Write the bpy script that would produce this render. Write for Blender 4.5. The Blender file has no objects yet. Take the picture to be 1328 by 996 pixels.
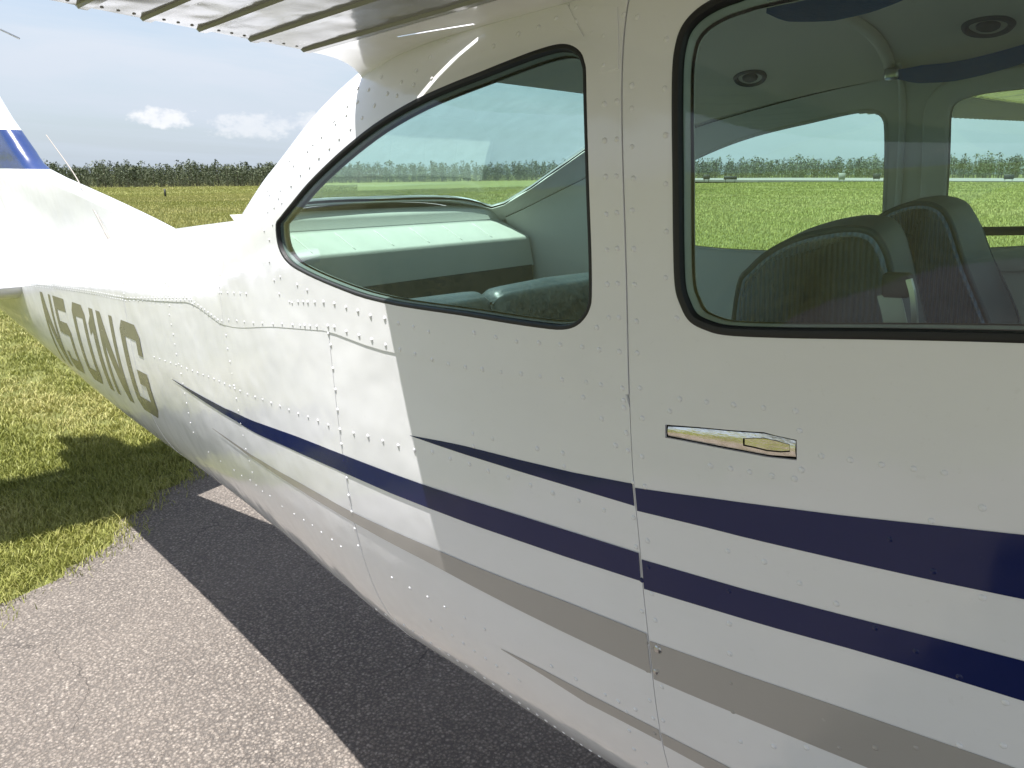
import bpy, math, random, json
import numpy as np
from mathutils import Vector, Matrix
from mathutils.geometry import delaunay_2d_cdt
random.seed(7); RNG = np.random.default_rng(7)
SC = bpy.context.scene; COL = SC.collection
R_ = math.radians

# ------------------------------------------------------------------ camera
cd = bpy.data.cameras.new('camera'); cam = bpy.data.objects.new('camera', cd); COL.objects.link(cam)
cd.sensor_width = 36.0; cd.sensor_fit = 'HORIZONTAL'; cd.lens = 27.108
cd.clip_start = 0.02; cd.clip_end = 12000
cam.location = (0.485, -1.33, 1.60); cam.rotation_euler = (R_(90 - 15.22), 0, R_(41))
SC.camera = cam
# ------------------------------------------------------------------ sun, sky, exposure
SUN = Vector((-0.237, -0.185, 1.0)).normalized()
sl = bpy.data.lights.new('sun', 'SUN'); so = bpy.data.objects.new('sun', sl); COL.objects.link(so)
sl.energy = 4.0; sl.angle = R_(0.53); sl.color = (1.0, 0.97, 0.93)
so.rotation_euler = SUN.to_track_quat('Z', 'Y').to_euler(); so.location = (-3, -3, 12)
W = bpy.data.worlds.new('World'); SC.world = W; W.use_nodes = True
SC.view_settings.view_transform = 'Standard'; SC.view_settings.look = 'None'
SC.view_settings.exposure = 1.50; SC.view_settings.gamma = 1.0
SC.cycles.max_bounces = 10; SC.cycles.transparent_max_bounces = 16

class NT:
    """small node-tree helper"""
    def __init__(s, tree): s.t = tree; s.n = tree.nodes; s.l = tree.links
    def new(s, typ, **kw):
        n = s.n.new(typ)
        for k, v in kw.items():
            if k.startswith('i_'):
                key = k[2:]
                n.inputs[int(key) if key.isdigit() else key.replace('_', ' ')].default_value = v
            else: setattr(n, k, v)
        return n
    def link(s, a, b): s.l.new(a, b)
    def math(s, op, a, b=None, c=None):
        n = s.n.new('ShaderNodeMath'); n.operation = op
        for i, v in enumerate((a, b, c)):
            if v is None: continue
            if isinstance(v, (int, float)): n.inputs[i].default_value = v
            else: s.l.new(v, n.inputs[i])
        return n.outputs[0]
    def ramp(s, fac, stops):
        n = s.n.new('ShaderNodeValToRGB'); e = n.color_ramp.elements
        while len(e) < len(stops): e.new(0.5)
        for i, (p, c) in enumerate(stops):
            e[i].position = p; e[i].color = c if len(c) == 4 else (*c, 1)
        s.l.new(fac, n.inputs[0]); return n.outputs[0]
    def mix(s, fac, a, b, bt='MIX'):
        n = s.n.new('ShaderNodeMix'); n.data_type = 'RGBA'; n.blend_type = bt
        for i, v in ((0, fac), (6, a), (7, b)):
            if isinstance(v, (int, float)): n.inputs[i].default_value = v
            elif isinstance(v, tuple): n.inputs[i].default_value = v if len(v) == 4 else (*v, 1)
            else: s.l.new(v, n.inputs[i])
        return n.outputs[2]
    def noise(s, vec, scale, detail=4, rough=0.55, dist=0.0):
        n = s.n.new('ShaderNodeTexNoise'); n.inputs['Scale'].default_value = scale
        n.inputs['Detail'].default_value = detail; n.inputs['Roughness'].default_value = rough
        n.inputs['Distortion'].default_value = dist
        if vec is not None: s.l.new(vec, n.inputs['Vector'])
        return n.outputs['Fac']
    def mapping(s, vec, scale=(1, 1, 1), loc=(0, 0, 0), rot=(0, 0, 0)):
        n = s.n.new('ShaderNodeMapping'); n.inputs['Scale'].default_value = scale
        n.inputs['Location'].default_value = loc; n.inputs['Rotation'].default_value = rot
        s.l.new(vec, n.inputs['Vector']); return n.outputs[0]

def build_sky():
    nt = NT(W.node_tree); nt.n.clear()
    out = nt.new('ShaderNodeOutputWorld'); bg = nt.new('ShaderNodeBackground'); nt.link(bg.outputs[0], out.inputs[0])
    sky = nt.new('ShaderNodeTexSky'); sky.sky_type = 'NISHITA'; sky.sun_disc = False
    sky.sun_elevation = math.asin(SUN.z); sky.sun_rotation = math.atan2(SUN.x, SUN.y)
    sky.air_density = 1.0; sky.dust_density = 1.5; sky.ozone_density = 1.2
    tc = nt.new('ShaderNodeTexCoord'); d = tc.outputs['Generated']
    sp = nt.new('ShaderNodeSeparateXYZ'); nt.link(d, sp.inputs[0])
    x, y, z = sp.outputs
    az = nt.math('ARCTAN2', x, y)                    # radians from +Y towards +X
    el = nt.math('ARCSINE', z)
    # cirrus veil: flat layer, projected with perspective
    zz = nt.math('MAXIMUM', nt.math('ADD', z, 0.12), 0.03)
    cv = nt.new('ShaderNodeCombineXYZ'); nt.link(nt.math('DIVIDE', x, zz), cv.inputs[0]); nt.link(nt.math('DIVIDE', y, zz), cv.inputs[1])
    c1 = nt.noise(nt.mapping(cv.outputs[0], (0.55, 0.22, 1), rot=(0, 0, 0.9)), 1.6, 7, 0.58, 0.5)
    veil = nt.ramp(c1, [(0.38, (0.0,) * 3), (0.66, (0.95,) * 3)])
    col = nt.mix(veil, nt.mix(0.12, sky.outputs[0], (3.8, 4.25, 4.95)), (5.1, 5.3, 5.8))
    # pale air low over the horizon
    low = nt.ramp(el, [(0.0, (0.88,) * 3), (0.10, (0.6,) * 3), (0.35, (0.0,) * 3)])
    col = nt.mix(low, col, (3.1, 3.6, 4.2))
    # small fair-weather cumulus low over the horizon: three in view, some more around
    ev = nt.new('ShaderNodeCombineXYZ'); nt.link(az, ev.inputs[0]); nt.link(nt.math('MULTIPLY', el, 1.6), ev.inputs[1])
    nb = nt.noise(ev.outputs[0], 55, 5, 0.6)
    tot = None
    for a0, e0, wa, we, amt in ((-64.2, 3.45, 1.9, .78, .95), (-58.9, 2.95, 2.9, 1.0, .55), (-54.6, 3.3, 2.0, .75, .6), (-57.2, 3.15, 1.3, .7, .4),
                                (20, 4.0, 3.2, 1.1, .7), (48, 3.2, 3.0, 1.0, .6), (95, 4.5, 4.0, 1.4, .8), (140, 3.5, 3.4, 1.2, .7), (-120, 4.2, 3.8, 1.3, .8), (-165, 3.4, 3.0, 1.0, .7)):
        dx = nt.math('DIVIDE', nt.math('SUBTRACT', az, R_(a0)), R_(wa)); dy = nt.math('DIVIDE', nt.math('SUBTRACT', el, R_(e0)), R_(we))
        # flat base: lower half squeezed
        dy = nt.math('MULTIPLY', dy, nt.math('SUBTRACT', 1.25, nt.math('MULTIPLY', nt.math('GREATER_THAN', dy, 0.0), 0.35)))
        r = nt.math('ADD', nt.math('MULTIPLY', dx, dx), nt.math('MULTIPLY', dy, dy))
        v = nt.math('SUBTRACT', nt.math('ADD', 1.0, nt.math('MULTIPLY', nt.math('SUBTRACT', nb, 0.5), 3.2)), r)
        v = nt.math('MULTIPLY', nt.math('SMOOTH_MIN', nt.math('MAXIMUM', nt.math('MULTIPLY', v, 1.3), 0.0), 1.0, 0.2), amt)
        tot = v if tot is None else nt.math('MAXIMUM', tot, v)
    shade = nt.mix(nt.math('MULTIPLY', nb, 1.0), (4.5, 4.75, 5.2), (5.8, 5.8, 5.8))
    col = nt.mix(tot, col, shade)
    nt.link(col, bg.inputs[0]); bg.inputs[1].default_value = 0.066
build_sky()

# ------------------------------------------------------------------ materials
MATS = {}
def material(name, base=(.5, .5, .5), rough=.5, metal=0.0, coat=0.0, spec=.5, fn=None, sheen=0.0):
    m = bpy.data.materials.new(name); m.use_nodes = True; nt = NT(m.node_tree)
    b = nt.n['Principled BSDF']
    b.inputs['Base Color'].default_value = (*base, 1); b.inputs['Roughness'].default_value = rough
    b.inputs['Metallic'].default_value = metal; b.inputs['Coat Weight'].default_value = coat
    b.inputs['Coat Roughness'].default_value = 0.02; b.inputs['Specular IOR Level'].default_value = spec
    b.inputs['Sheen Weight'].default_value = sheen
    if fn: fn(nt, b)
    MATS[name] = m; return m
def objc(nt): return nt.new('ShaderNodeTexCoord').outputs['Object']
def bump(nt, b, h, strength, dist, prev=None, coat=True):
    n = nt.new('ShaderNodeBump'); n.inputs['Strength'].default_value = strength; n.inputs['Distance'].default_value = dist
    nt.link(h, n.inputs['Height'])
    if prev is not None: nt.link(prev, n.inputs['Normal'])
    nt.link(n.outputs[0], b.inputs['Normal'])
    if coat: nt.link(n.outputs[0], b.inputs['Coat Normal'])
    return n.outputs[0]
def paint_fn(base, wav=1.0, dirt=0.06):
    def fn(nt, b):
        o = objc(nt)
        n1 = nt.noise(o, 3.2, 3, 0.5); n2 = nt.noise(o, 11.0, 2, 0.5); n3 = nt.noise(o, 700, 1, 0.5)
        p = bump(nt, b, n1, 0.35 * wav, 0.02); p = bump(nt, b, n2, 0.16 * wav, 0.006, p); p = bump(nt, b, n3, 0.06, 0.0004, p)
        d = nt.ramp(nt.noise(nt.mapping(o, (1, 1, 2.2)), 5, 6, 0.65), [(0.35, (0,) * 3), (0.8, (1,) * 3)])
        sp = nt.ramp(nt.noise(o, 130, 2, 0.6), [(0.66, (0,) * 3), (0.76, (1,) * 3)])
        c = nt.mix(nt.math('MULTIPLY', d, dirt), base, (.34, .31, .24))
        c = nt.mix(nt.math('MULTIPLY', sp, dirt * 0.8), c, (.3, .27, .2))
        nt.link(c, b.inputs['Base Color'])
        rr = nt.math('ADD', nt.math('MULTIPLY', d, 0.14), b.inputs['Roughness'].default_value); nt.link(rr, b.inputs['Roughness'])
    return fn
material('white_paint', rough=.11, coat=.5, fn=paint_fn((.835, .84, .865), 1.25))
material('flap_paint', rough=.07, coat=.2, spec=.35, fn=paint_fn((.27, .275, .265), 2.6, .10))
material('navy_paint', rough=.10, spec=.35, coat=.12, fn=paint_fn((.007, .014, .085), 1.0, .012))
material('blue_paint', rough=.16, coat=.4, fn=paint_fn((.010, .035, .15), 1.0, .02))
material('taupe_paint', rough=.16, coat=.4, fn=paint_fn((.40, .38, .36), 1.0, .03))
material('olive_paint', rough=.2, coat=.3, fn=paint_fn((.22, .21, .165), 1.0, .03))
material('trim_grey', (.16, .17, .17), .5)
material('reveal_grey', (.36, .37, .35), .5)
material('black_rubber', (.012, .012, .013), .55)
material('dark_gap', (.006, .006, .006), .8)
def chrome_fn(nt, b):
    o = objc(nt); n = nt.noise(nt.mapping(o, (30, 30, 160)), 3, 3, .6); bump(nt, b, n, .25, .002, coat=False)
    w = nt.ramp(nt.noise(o, 90, 4, .6), [(.4, (.0,) * 3), (.7, (1,) * 3)])
    nt.link(nt.mix(w, (.80, .77, .70), (.62, .58, .47)), b.inputs['Base Color'])
    nt.link(nt.math('ADD', nt.math('MULTIPLY', w, .18), .08), b.inputs['Roughness'])
material('worn_chrome', rough=.1, metal=1.0, fn=chrome_fn)
material('steel', (.5, .5, .5), .3, 1.0)
def liner_fn(c1, c2):
    def fn(nt, b):
        o = objc(nt); n = nt.noise(o, 4, 4, .6)
        nt.link(nt.mix(n, c1, c2), b.inputs['Base Color']); bump(nt, b, nt.noise(o, 400, 2, .5), .12, .001, coat=False)
    return fn
material('liner', rough=.6, fn=liner_fn((.50, .50, .46), (.43, .43, .39)))
material('headliner', rough=.75, fn=liner_fn((.50, .47, .39), (.43, .40, .33)))
material('shelf_cream', rough=.6, fn=liner_fn((.46, .47, .42), (.40, .41, .36)))
def cloth_fn(c, scale, axis, amt):
    def fn(nt, b):
        o = objc(nt); w = nt.new('ShaderNodeTexWave'); w.wave_type = 'BANDS'; w.bands_direction = axis
        w.inputs['Scale'].default_value = scale; w.inputs['Distortion'].default_value = .6; w.inputs['Detail'].default_value = 1
        nt.link(o, w.inputs['Vector'])
        nt.link(nt.mix(w.outputs['Fac'], tuple(v * .78 for v in c), tuple(v * 1.15 for v in c)), b.inputs['Base Color'])
        p = bump(nt, b, w.outputs['Fac'], amt, .004, coat=False); bump(nt, b, nt.noise(o, 500, 2, .6), .3, .001, p, coat=False)
    return fn
material('seat_velour', rough=.85, sheen=.4, fn=cloth_fn((.165, .235, .36), 52, 'X', .35))
def leather_fn(nt, b):
    o = objc(nt); v = nt.new('ShaderNodeTexVoronoi'); v.inputs['Scale'].default_value = 220; nt.link(o, v.inputs['Vector'])
    bump(nt, b, v.outputs['Distance'], .25, .0012, coat=False)
    nt.link(nt.mix(nt.noise(o, 9, 3, .6), (.040, .056, .078), (.070, .092, .118)), b.inputs['Base Color'])
material('seat_leather', rough=.58, spec=.35, fn=leather_fn)
def bench_fn(nt, b):
    o = objc(nt); nt.link(nt.mix(nt.noise(o, 12, 4, .6), (.022, .032, .038), (.05, .066, .072)), b.inputs['Base Color']); bump(nt, b, nt.noise(o, 14, 3, .6), .5, .012, coat=False)
material('bench_leather', rough=.42, fn=bench_fn)
material('antenna_tan', (.30, .27, .24), .5)
material('seat_dark', (.045, .05, .055), .7)
material('blue_webbing', rough=.8, fn=cloth_fn((.03, .085, .22), 160, 'Z', .3))
material('pale_webbing', (.55, .57, .5), .6)
def glass(name, tint, haze=.02):
    m = bpy.data.materials.new(name); m.use_nodes = True; nt = NT(m.node_tree); nt.n.clear()
    o = nt.new('ShaderNodeOutputMaterial'); tr = nt.new('ShaderNodeBsdfTransparent'); tr.inputs[0].default_value = (*tint, 1)
    gl = nt.new('ShaderNodeBsdfGlossy'); gl.inputs['Roughness'].default_value = .012; gl.inputs[0].default_value = (1, 1, 1, 1)
    df = nt.new('ShaderNodeBsdfDiffuse'); df.inputs[0].default_value = (.7, .75, .7, 1)
    bp = nt.new('ShaderNodeBump'); bp.inputs['Strength'].default_value = .12; bp.inputs['Distance'].default_value = .01
    co = objc(nt); nt.link(nt.noise(co, 4, 2, .5), bp.inputs['Height']); nt.link(bp.outputs[0], gl.inputs['Normal'])
    ge = nt.new('ShaderNodeNewGeometry'); dt = nt.new('ShaderNodeVectorMath'); dt.operation = 'DOT_PRODUCT'; nt.link(bp.outputs[0], dt.inputs[0]); nt.link(ge.outputs['Incoming'], dt.inputs[1])
    cs = nt.math('MINIMUM', nt.math('ABSOLUTE', dt.outputs['Value']), 1.0); f5 = nt.math('POWER', nt.math('SUBTRACT', 1.0, cs), 5.0)
    fr = nt.math('ADD', .048, nt.math('MULTIPLY', f5, .952))
    m0 = nt.new('ShaderNodeMixShader')
    dust_veil = nt.ramp(nt.noise(nt.mapping(co, (1, 1, .7)), 24, 6, .7), [(.35, (haze * .5,) * 3), (.8, (haze * 2.2,) * 3)])
    nt.link(dust_veil, m0.inputs[0]); nt.link(tr.outputs[0], m0.inputs[1]); nt.link(df.outputs[0], m0.inputs[2])
    m1 = nt.new('ShaderNodeMixShader'); nt.link(fr, m1.inputs[0]); nt.link(m0.outputs[0], m1.inputs[1]); nt.link(gl.outputs[0], m1.inputs[2])
    nt.link(m1.outputs[0], o.inputs[0]); MATS[name] = m
glass('tinted_glass', (.80, .96, .895), .015); glass('rear_glass', (.82, .985, .955), .10)  # rear pane's heavy haze imitates the cabin reflection veiling the view
material('tyre', (.02, .02, .02), .8)

# ------------------------------------------------------------------ object helpers
def props(o, label=None, cat=None, group=None, kind=None):
    if label: o['label'] = label
    if cat: o['category'] = cat
    if group: o['group'] = group
    if kind: o['kind'] = kind
    return o
def link(name, me, parent=None, mat=None):
    if mat is not None:
        for mm in (mat if isinstance(mat, (list, tuple)) else [mat]): me.materials.append(MATS[mm])
    o = bpy.data.objects.new(name, me); COL.objects.link(o)
    if parent is not None: o.parent = parent
    return o
def mesh(name, V, Fc, parent=None, mat=None, smooth=True, midx=None):
    me = bpy.data.meshes.new(name); me.from_pydata([tuple(map(float, v)) for v in V], [], [tuple(map(int, f)) for f in Fc])
    if smooth: me.polygons.foreach_set('use_smooth', [True] * len(me.polygons))
    if midx is not None: me.polygons.foreach_set('material_index', midx)
    me.update(); return link(name, me, parent, mat)
def sharp(o, ang=40):
    o.data.set_sharp_from_angle(angle=R_(ang)); return o
def catmull(P, n, closed=False):
    P = np.array(P, float); m = len(P); out = []
    segs = m if closed else m - 1; per = max(1, n // segs)
    for i in range(segs):
        p0 = P[(i - 1) % m] if closed or i > 0 else 2 * P[0] - P[1]
        p1 = P[i]; p2 = P[(i + 1) % m]
        p3 = P[(i + 2) % m] if closed or i < m - 2 else 2 * P[-1] - P[-2]
        for t in np.arange(per) / per:
            out.append(.5 * (2 * p1 + (p2 - p0) * t + (2 * p0 - 5 * p1 + 4 * p2 - p3) * t * t + (3 * p1 - p0 - 3 * p2 + p3) * t ** 3))
    if not closed: out.append(P[-1])
    return np.array(out)
def tube(name, P, rad, parent, mat, seg=8, cap=True):
    P = np.array(P, float); n = len(P); rad = np.broadcast_to(rad, n); V = []; Fc = []
    T = np.gradient(P, axis=0); T /= np.linalg.norm(T, axis=1)[:, None]
    ref = np.array([0, 0, 1.]) if abs(T[0][2]) < .9 else np.array([0, 1., 0])
    for i in range(n):
        a = np.cross(T[i], ref); a /= np.linalg.norm(a); b = np.cross(T[i], a)
        for k in range(seg):
            t = 2 * math.pi * k / seg; V.append(P[i] + rad[i] * (a * math.cos(t) + b * math.sin(t)))
    for i in range(n - 1):
        for k in range(seg): Fc.append((i * seg + k, i * seg + (k + 1) % seg, (i + 1) * seg + (k + 1) % seg, (i + 1) * seg + k))
    if cap: Fc += [tuple(range(seg - 1, -1, -1)), tuple((n - 1) * seg + k for k in range(seg))]
    return mesh(name, V, Fc, parent, mat)
def box_vf(x0, x1, y0, y1, z0, z1):
    V = [(x, y, z) for x in (x0, x1) for y in (y0, y1) for z in (z0, z1)]
    return V, [(0, 1, 3, 2), (4, 6, 7, 5), (0, 4, 5, 1), (2, 3, 7, 6), (0, 2, 6, 4), (1, 5, 7, 3)]
def bevel_box(name, x0, x1, y0, y1, z0, z1, r, parent, mat, seg=2):
    import bmesh
    V, Fc = box_vf(x0, x1, y0, y1, z0, z1); bm = bmesh.new(); vs = [bm.verts.new(v) for v in V]
    for f in Fc: bm.faces.new([vs[i] for i in f])
    bmesh.ops.bevel(bm, geom=bm.edges[:], offset=r, segments=seg, profile=.5, affect='EDGES'); bmesh.ops.recalc_face_normals(bm, faces=bm.faces[:])
    me = bpy.data.meshes.new(name); bm.to_mesh(me); bm.free()
    me.polygons.foreach_set('use_smooth', [True] * len(me.polygons)); return sharp(link(name, me, parent, mat), 50)

# ------------------------------------------------------------------ fuselage surface: stations x, bottom, widest z, top, half width, exponents
ST = np.array([
 [ 2.20,0.72,1.15,1.45,0.40,2.6,2.6],
 [ 1.30,0.57,1.40,1.60,0.56,3.2,3.0],
 [ 0.70,0.56,1.50,1.88,0.592,3.4,4.0],
 [ 0.00,0.562,1.50,1.91,0.580,3.5,4.6],
 [-0.42,0.610,1.46,1.87,0.566,3.6,5.0],
 [-0.60,0.624,1.44,1.82,0.552,3.6,5.2],
 [-0.85,0.645,1.41,1.715,0.510,3.5,5.2],
 [-1.08,0.658,1.38,1.62,0.466,3.3,4.2],
 [-1.18,0.666,1.375,1.592,0.445,3.3,2.7],
 [-1.50,0.690,1.36,1.578,0.390,3.1,2.4],
 [-2.40,0.778,1.35,1.54,0.270,2.8,2.3],
 [-3.50,0.985,1.36,1.475,0.165,2.5,2.3],
 [-4.60,1.215,1.40,1.45,0.055,2.2,2.2]])
def pchip(xs, ys):
    o = np.argsort(xs); xs = xs[o]; ys = ys[o]; h = np.diff(xs); d = np.diff(ys) / h; m = np.zeros_like(ys)
    for i in range(1, len(xs) - 1):
        if d[i - 1] * d[i] > 0:
            w1 = 2 * h[i] + h[i - 1]; w2 = h[i] + 2 * h[i - 1]; m[i] = (w1 + w2) / (w1 / d[i - 1] + w2 / d[i])
    m[0] = d[0]; m[-1] = d[-1]
    def f(x):
        x = np.clip(x, xs[0], xs[-1]); i = np.clip(np.searchsorted(xs, x) - 1, 0, len(xs) - 2); t = (x - xs[i]) / h[i]
        return (1 + 2 * t) * (1 - t) ** 2 * ys[i] + t * (1 - t) ** 2 * h[i] * m[i] + t * t * (3 - 2 * t) * ys[i + 1] + t * t * (t - 1) * h[i] * m[i + 1]
    return f
FN = [pchip(ST[:, 0], ST[:, k]) for k in range(1, 7)]
def section(x, ph):
    """point of the hull: ph 0 = widest (starboard), 90 = top, -90 = keel, 180 = port"""
    zb, zm, zt, w, nl, nu = [f(np.asarray(x, float)) for f in FN]
    t = np.radians(ph); c = np.cos(t); s = np.sin(t); n = np.where(s < 0, nl, nu); h = np.where(s < 0, zm - zb, zt - zm)
    r = (np.abs(c) ** n + np.abs(s) ** n) ** (-1 / n)
    return np.stack([np.broadcast_to(x, np.shape(r)).astype(float), -w * r * c, zm + h * r * s], -1)
def hull(x, ph, off=0.0):
    x = np.asarray(x, float); ph = np.asarray(ph, float)
    a = section(x + 2e-3, ph) - section(x - 2e-3, ph); b = section(x, ph + .25) - section(x, ph - .25)
    n = np.cross(b, a); n /= np.linalg.norm(n, axis=-1)[..., None] + 1e-12
    p = section(x, ph); zm = FN[1](x)
    rad = p - np.stack([x, 0 * x, zm], -1); sgn = np.sign((n * rad).sum(-1))[..., None]; sgn[sgn == 0] = 1
    n = n * sgn; return p + n * (off if np.isscalar(off) else np.asarray(off)[..., None]), n
KP = np.array([-180., -90, -45, 0, 45, 90, 135, 180, 225, 270]); KQ = np.cumsum(np.r_[0, np.diff(KP) * np.array([.013, .013, .0163, .0085, .0085, .0085, .0085, .0163, .013])]); KQ -= KQ[3]
def ph2q(p): return np.interp(p, KP, KQ)
def q2ph(q): return np.interp(q, KQ, KP)
def M(L): L = np.array(L, float); return np.stack([L[:, 0], ph2q(L[:, 1])], 1)      # to metric
def ph_of_z(x, z):
    lo, hi = np.full(np.shape(x), -80.), np.full(np.shape(x), 80.)
    for _ in range(40):
        m = (lo + hi) / 2; zz = section(x, m)[..., 2]; lo = np.where(zz < z, m, lo); hi = np.where(zz < z, hi, m)
    return (lo + hi) / 2
def resample(P, res, closed=True):
    P = np.asarray(P, float); Q = np.vstack([P, P[:1]]) if closed else P; out = []
    for a, b in zip(Q[:-1], Q[1:]):
        n = max(1, int(math.ceil(np.hypot(*(b - a)) / res)))
        out += [a + (b - a) * k / n for k in range(n)]
    if not closed: out.append(Q[-1])
    return np.array(out)
def area(P): x, y = P[:, 0], P[:, 1]; return .5 * np.sum(x * np.roll(y, -1) - np.roll(x, -1) * y)
def inset(P, d):
    P = np.asarray(P, float)
    if area(P) < 0: P = P[::-1]
    e = np.roll(P, -1, 0) - P; e /= np.linalg.norm(e, axis=1)[:, None] + 1e-12; n = np.stack([-e[:, 1], e[:, 0]], 1)
    m = n + np.roll(n, 1, 0); l = np.clip((m * n).sum(1), .35, None)
    return P + m / l[:, None] * d
def pip(P, poly):
    x, y = P[:, 0], P[:, 1]; c = np.zeros(len(P), bool); a = poly; b = np.roll(poly, -1, 0)
    for (x1, y1), (x2, y2) in zip(a, b):
        if y1 == y2: continue
        c ^= ((y1 > y) != (y2 > y)) & (x < (x2 - x1) * (y - y1) / (y2 - y1) + x1)
    return c
def patch(name, outer, holes=(), res=.02, off=0.0, mat='white_paint', parent=None, gap=.0002, skirt=.004, warp=None, own=False):
    """a sheet of the hull bounded by metric polygons; edges turned in by skirt so that it has thickness"""
    O = resample(inset(outer, gap), res); H = [resample(np.asarray(h, float), res) for h in holes]
    loops = [O] + H; bp = np.vstack(loops)
    mn, mx = O.min(0), O.max(0); gx = np.arange(mn[0], mx[0], res); gy = np.arange(mn[1], mx[1], res * .87)
    G = np.array([(a + (.5 * res if j % 2 else 0), b) for j, b in enumerate(gy) for a in gx]) if len(gx) and len(gy) else np.zeros((0, 2))
    if len(G):
        k = pip(G, O)
        for h in H: k &= ~pip(G, h)
        G = G[k]
        if len(G):
            dmin = np.full(len(G), 9.)
            for i in range(0, len(bp), 64): dmin = np.minimum(dmin, np.sqrt(((G[:, None] - bp[None, i:i + 64]) ** 2).sum(-1)).min(1))
            G = G[dmin > res * .45]
    A = np.vstack([bp, G]); E = []; s = 0
    for L in loops:
        n = len(L); E += [(s + i, s + (i + 1) % n) for i in range(n)]; s += n
    v, e, f, ov, oe, of = delaunay_2d_cdt([Vector(p) for p in A], E, [], 0, 1e-7)
    v = np.array([tuple(p) for p in v]); f = np.array([t for t in f if len(t) == 3]); c = v[f].mean(1)
    k = pip(c, O)
    for h in H: k &= ~pip(c, h)
    f = f[k]
    t = v[f]; cr = (t[:, 1, 0] - t[:, 0, 0]) * (t[:, 2, 1] - t[:, 0, 1]) - (t[:, 1, 1] - t[:, 0, 1]) * (t[:, 2, 0] - t[:, 0, 0])
    f = f[np.abs(cr) > 1e-10]
    P, N = hull(v[:, 0], q2ph(v[:, 1]), off)
    if warp is not None: P = P + N * warp(v, O)[:, None]
    t = P[f]; nn = np.cross(t[:, 1] - t[:, 0], t[:, 2] - t[:, 0]); fl = (nn * N[f[:, 0]]).sum(1) < 0; f[fl] = f[fl][:, ::-1]
    V = list(P); NN = list(N); Fc = [tuple(q) for q in f]
    if skirt:
        ed = {}
        for a, b, c_ in Fc:
            for p, q in ((a, b), (b, c_), (c_, a)): ed[(p, q)] = 1
        for (p, q) in [k2 for k2 in ed if (k2[1], k2[0]) not in ed]:
            d = P[q] - P[p]; sn = np.cross(d, N[p]); sn /= np.linalg.norm(sn) + 1e-12; b0 = len(V)
            V += [P[p], P[q], P[q] - N[q] * skirt, P[p] - N[p] * skirt]; NN += [sn] * 4; Fc.append((b0 + 1, b0, b0 + 3, b0 + 2))
    o = mesh(name, V, Fc, parent, mat)
    if own: return o
    o.data.normals_split_custom_set_from_vertices([tuple(n) for n in NN]); return o
def ring(name, poly, prof, parent, mat):
    """sweep a profile of (inset, height) pairs along a metric outline on the hull"""
    V = []; Fc = []; n = len(poly); k = len(prof)
    for d, h in prof:
        Q = inset(poly, d); P, _ = hull(Q[:, 0], q2ph(Q[:, 1]), h); V += list(P)
    for j in range(k - 1):
        for i in range(n): Fc.append((j * n + i, j * n + (i + 1) % n, (j + 1) * n + (i + 1) % n, (j + 1) * n + i))
    o = mesh(name, V, Fc, parent, mat); sharp(o, 60); return o
def mirror_poly(P): Q = np.array(P, float); Q[:, 1] = 2 * ph2q(90) - Q[:, 1]; return Q[::-1]

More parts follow.
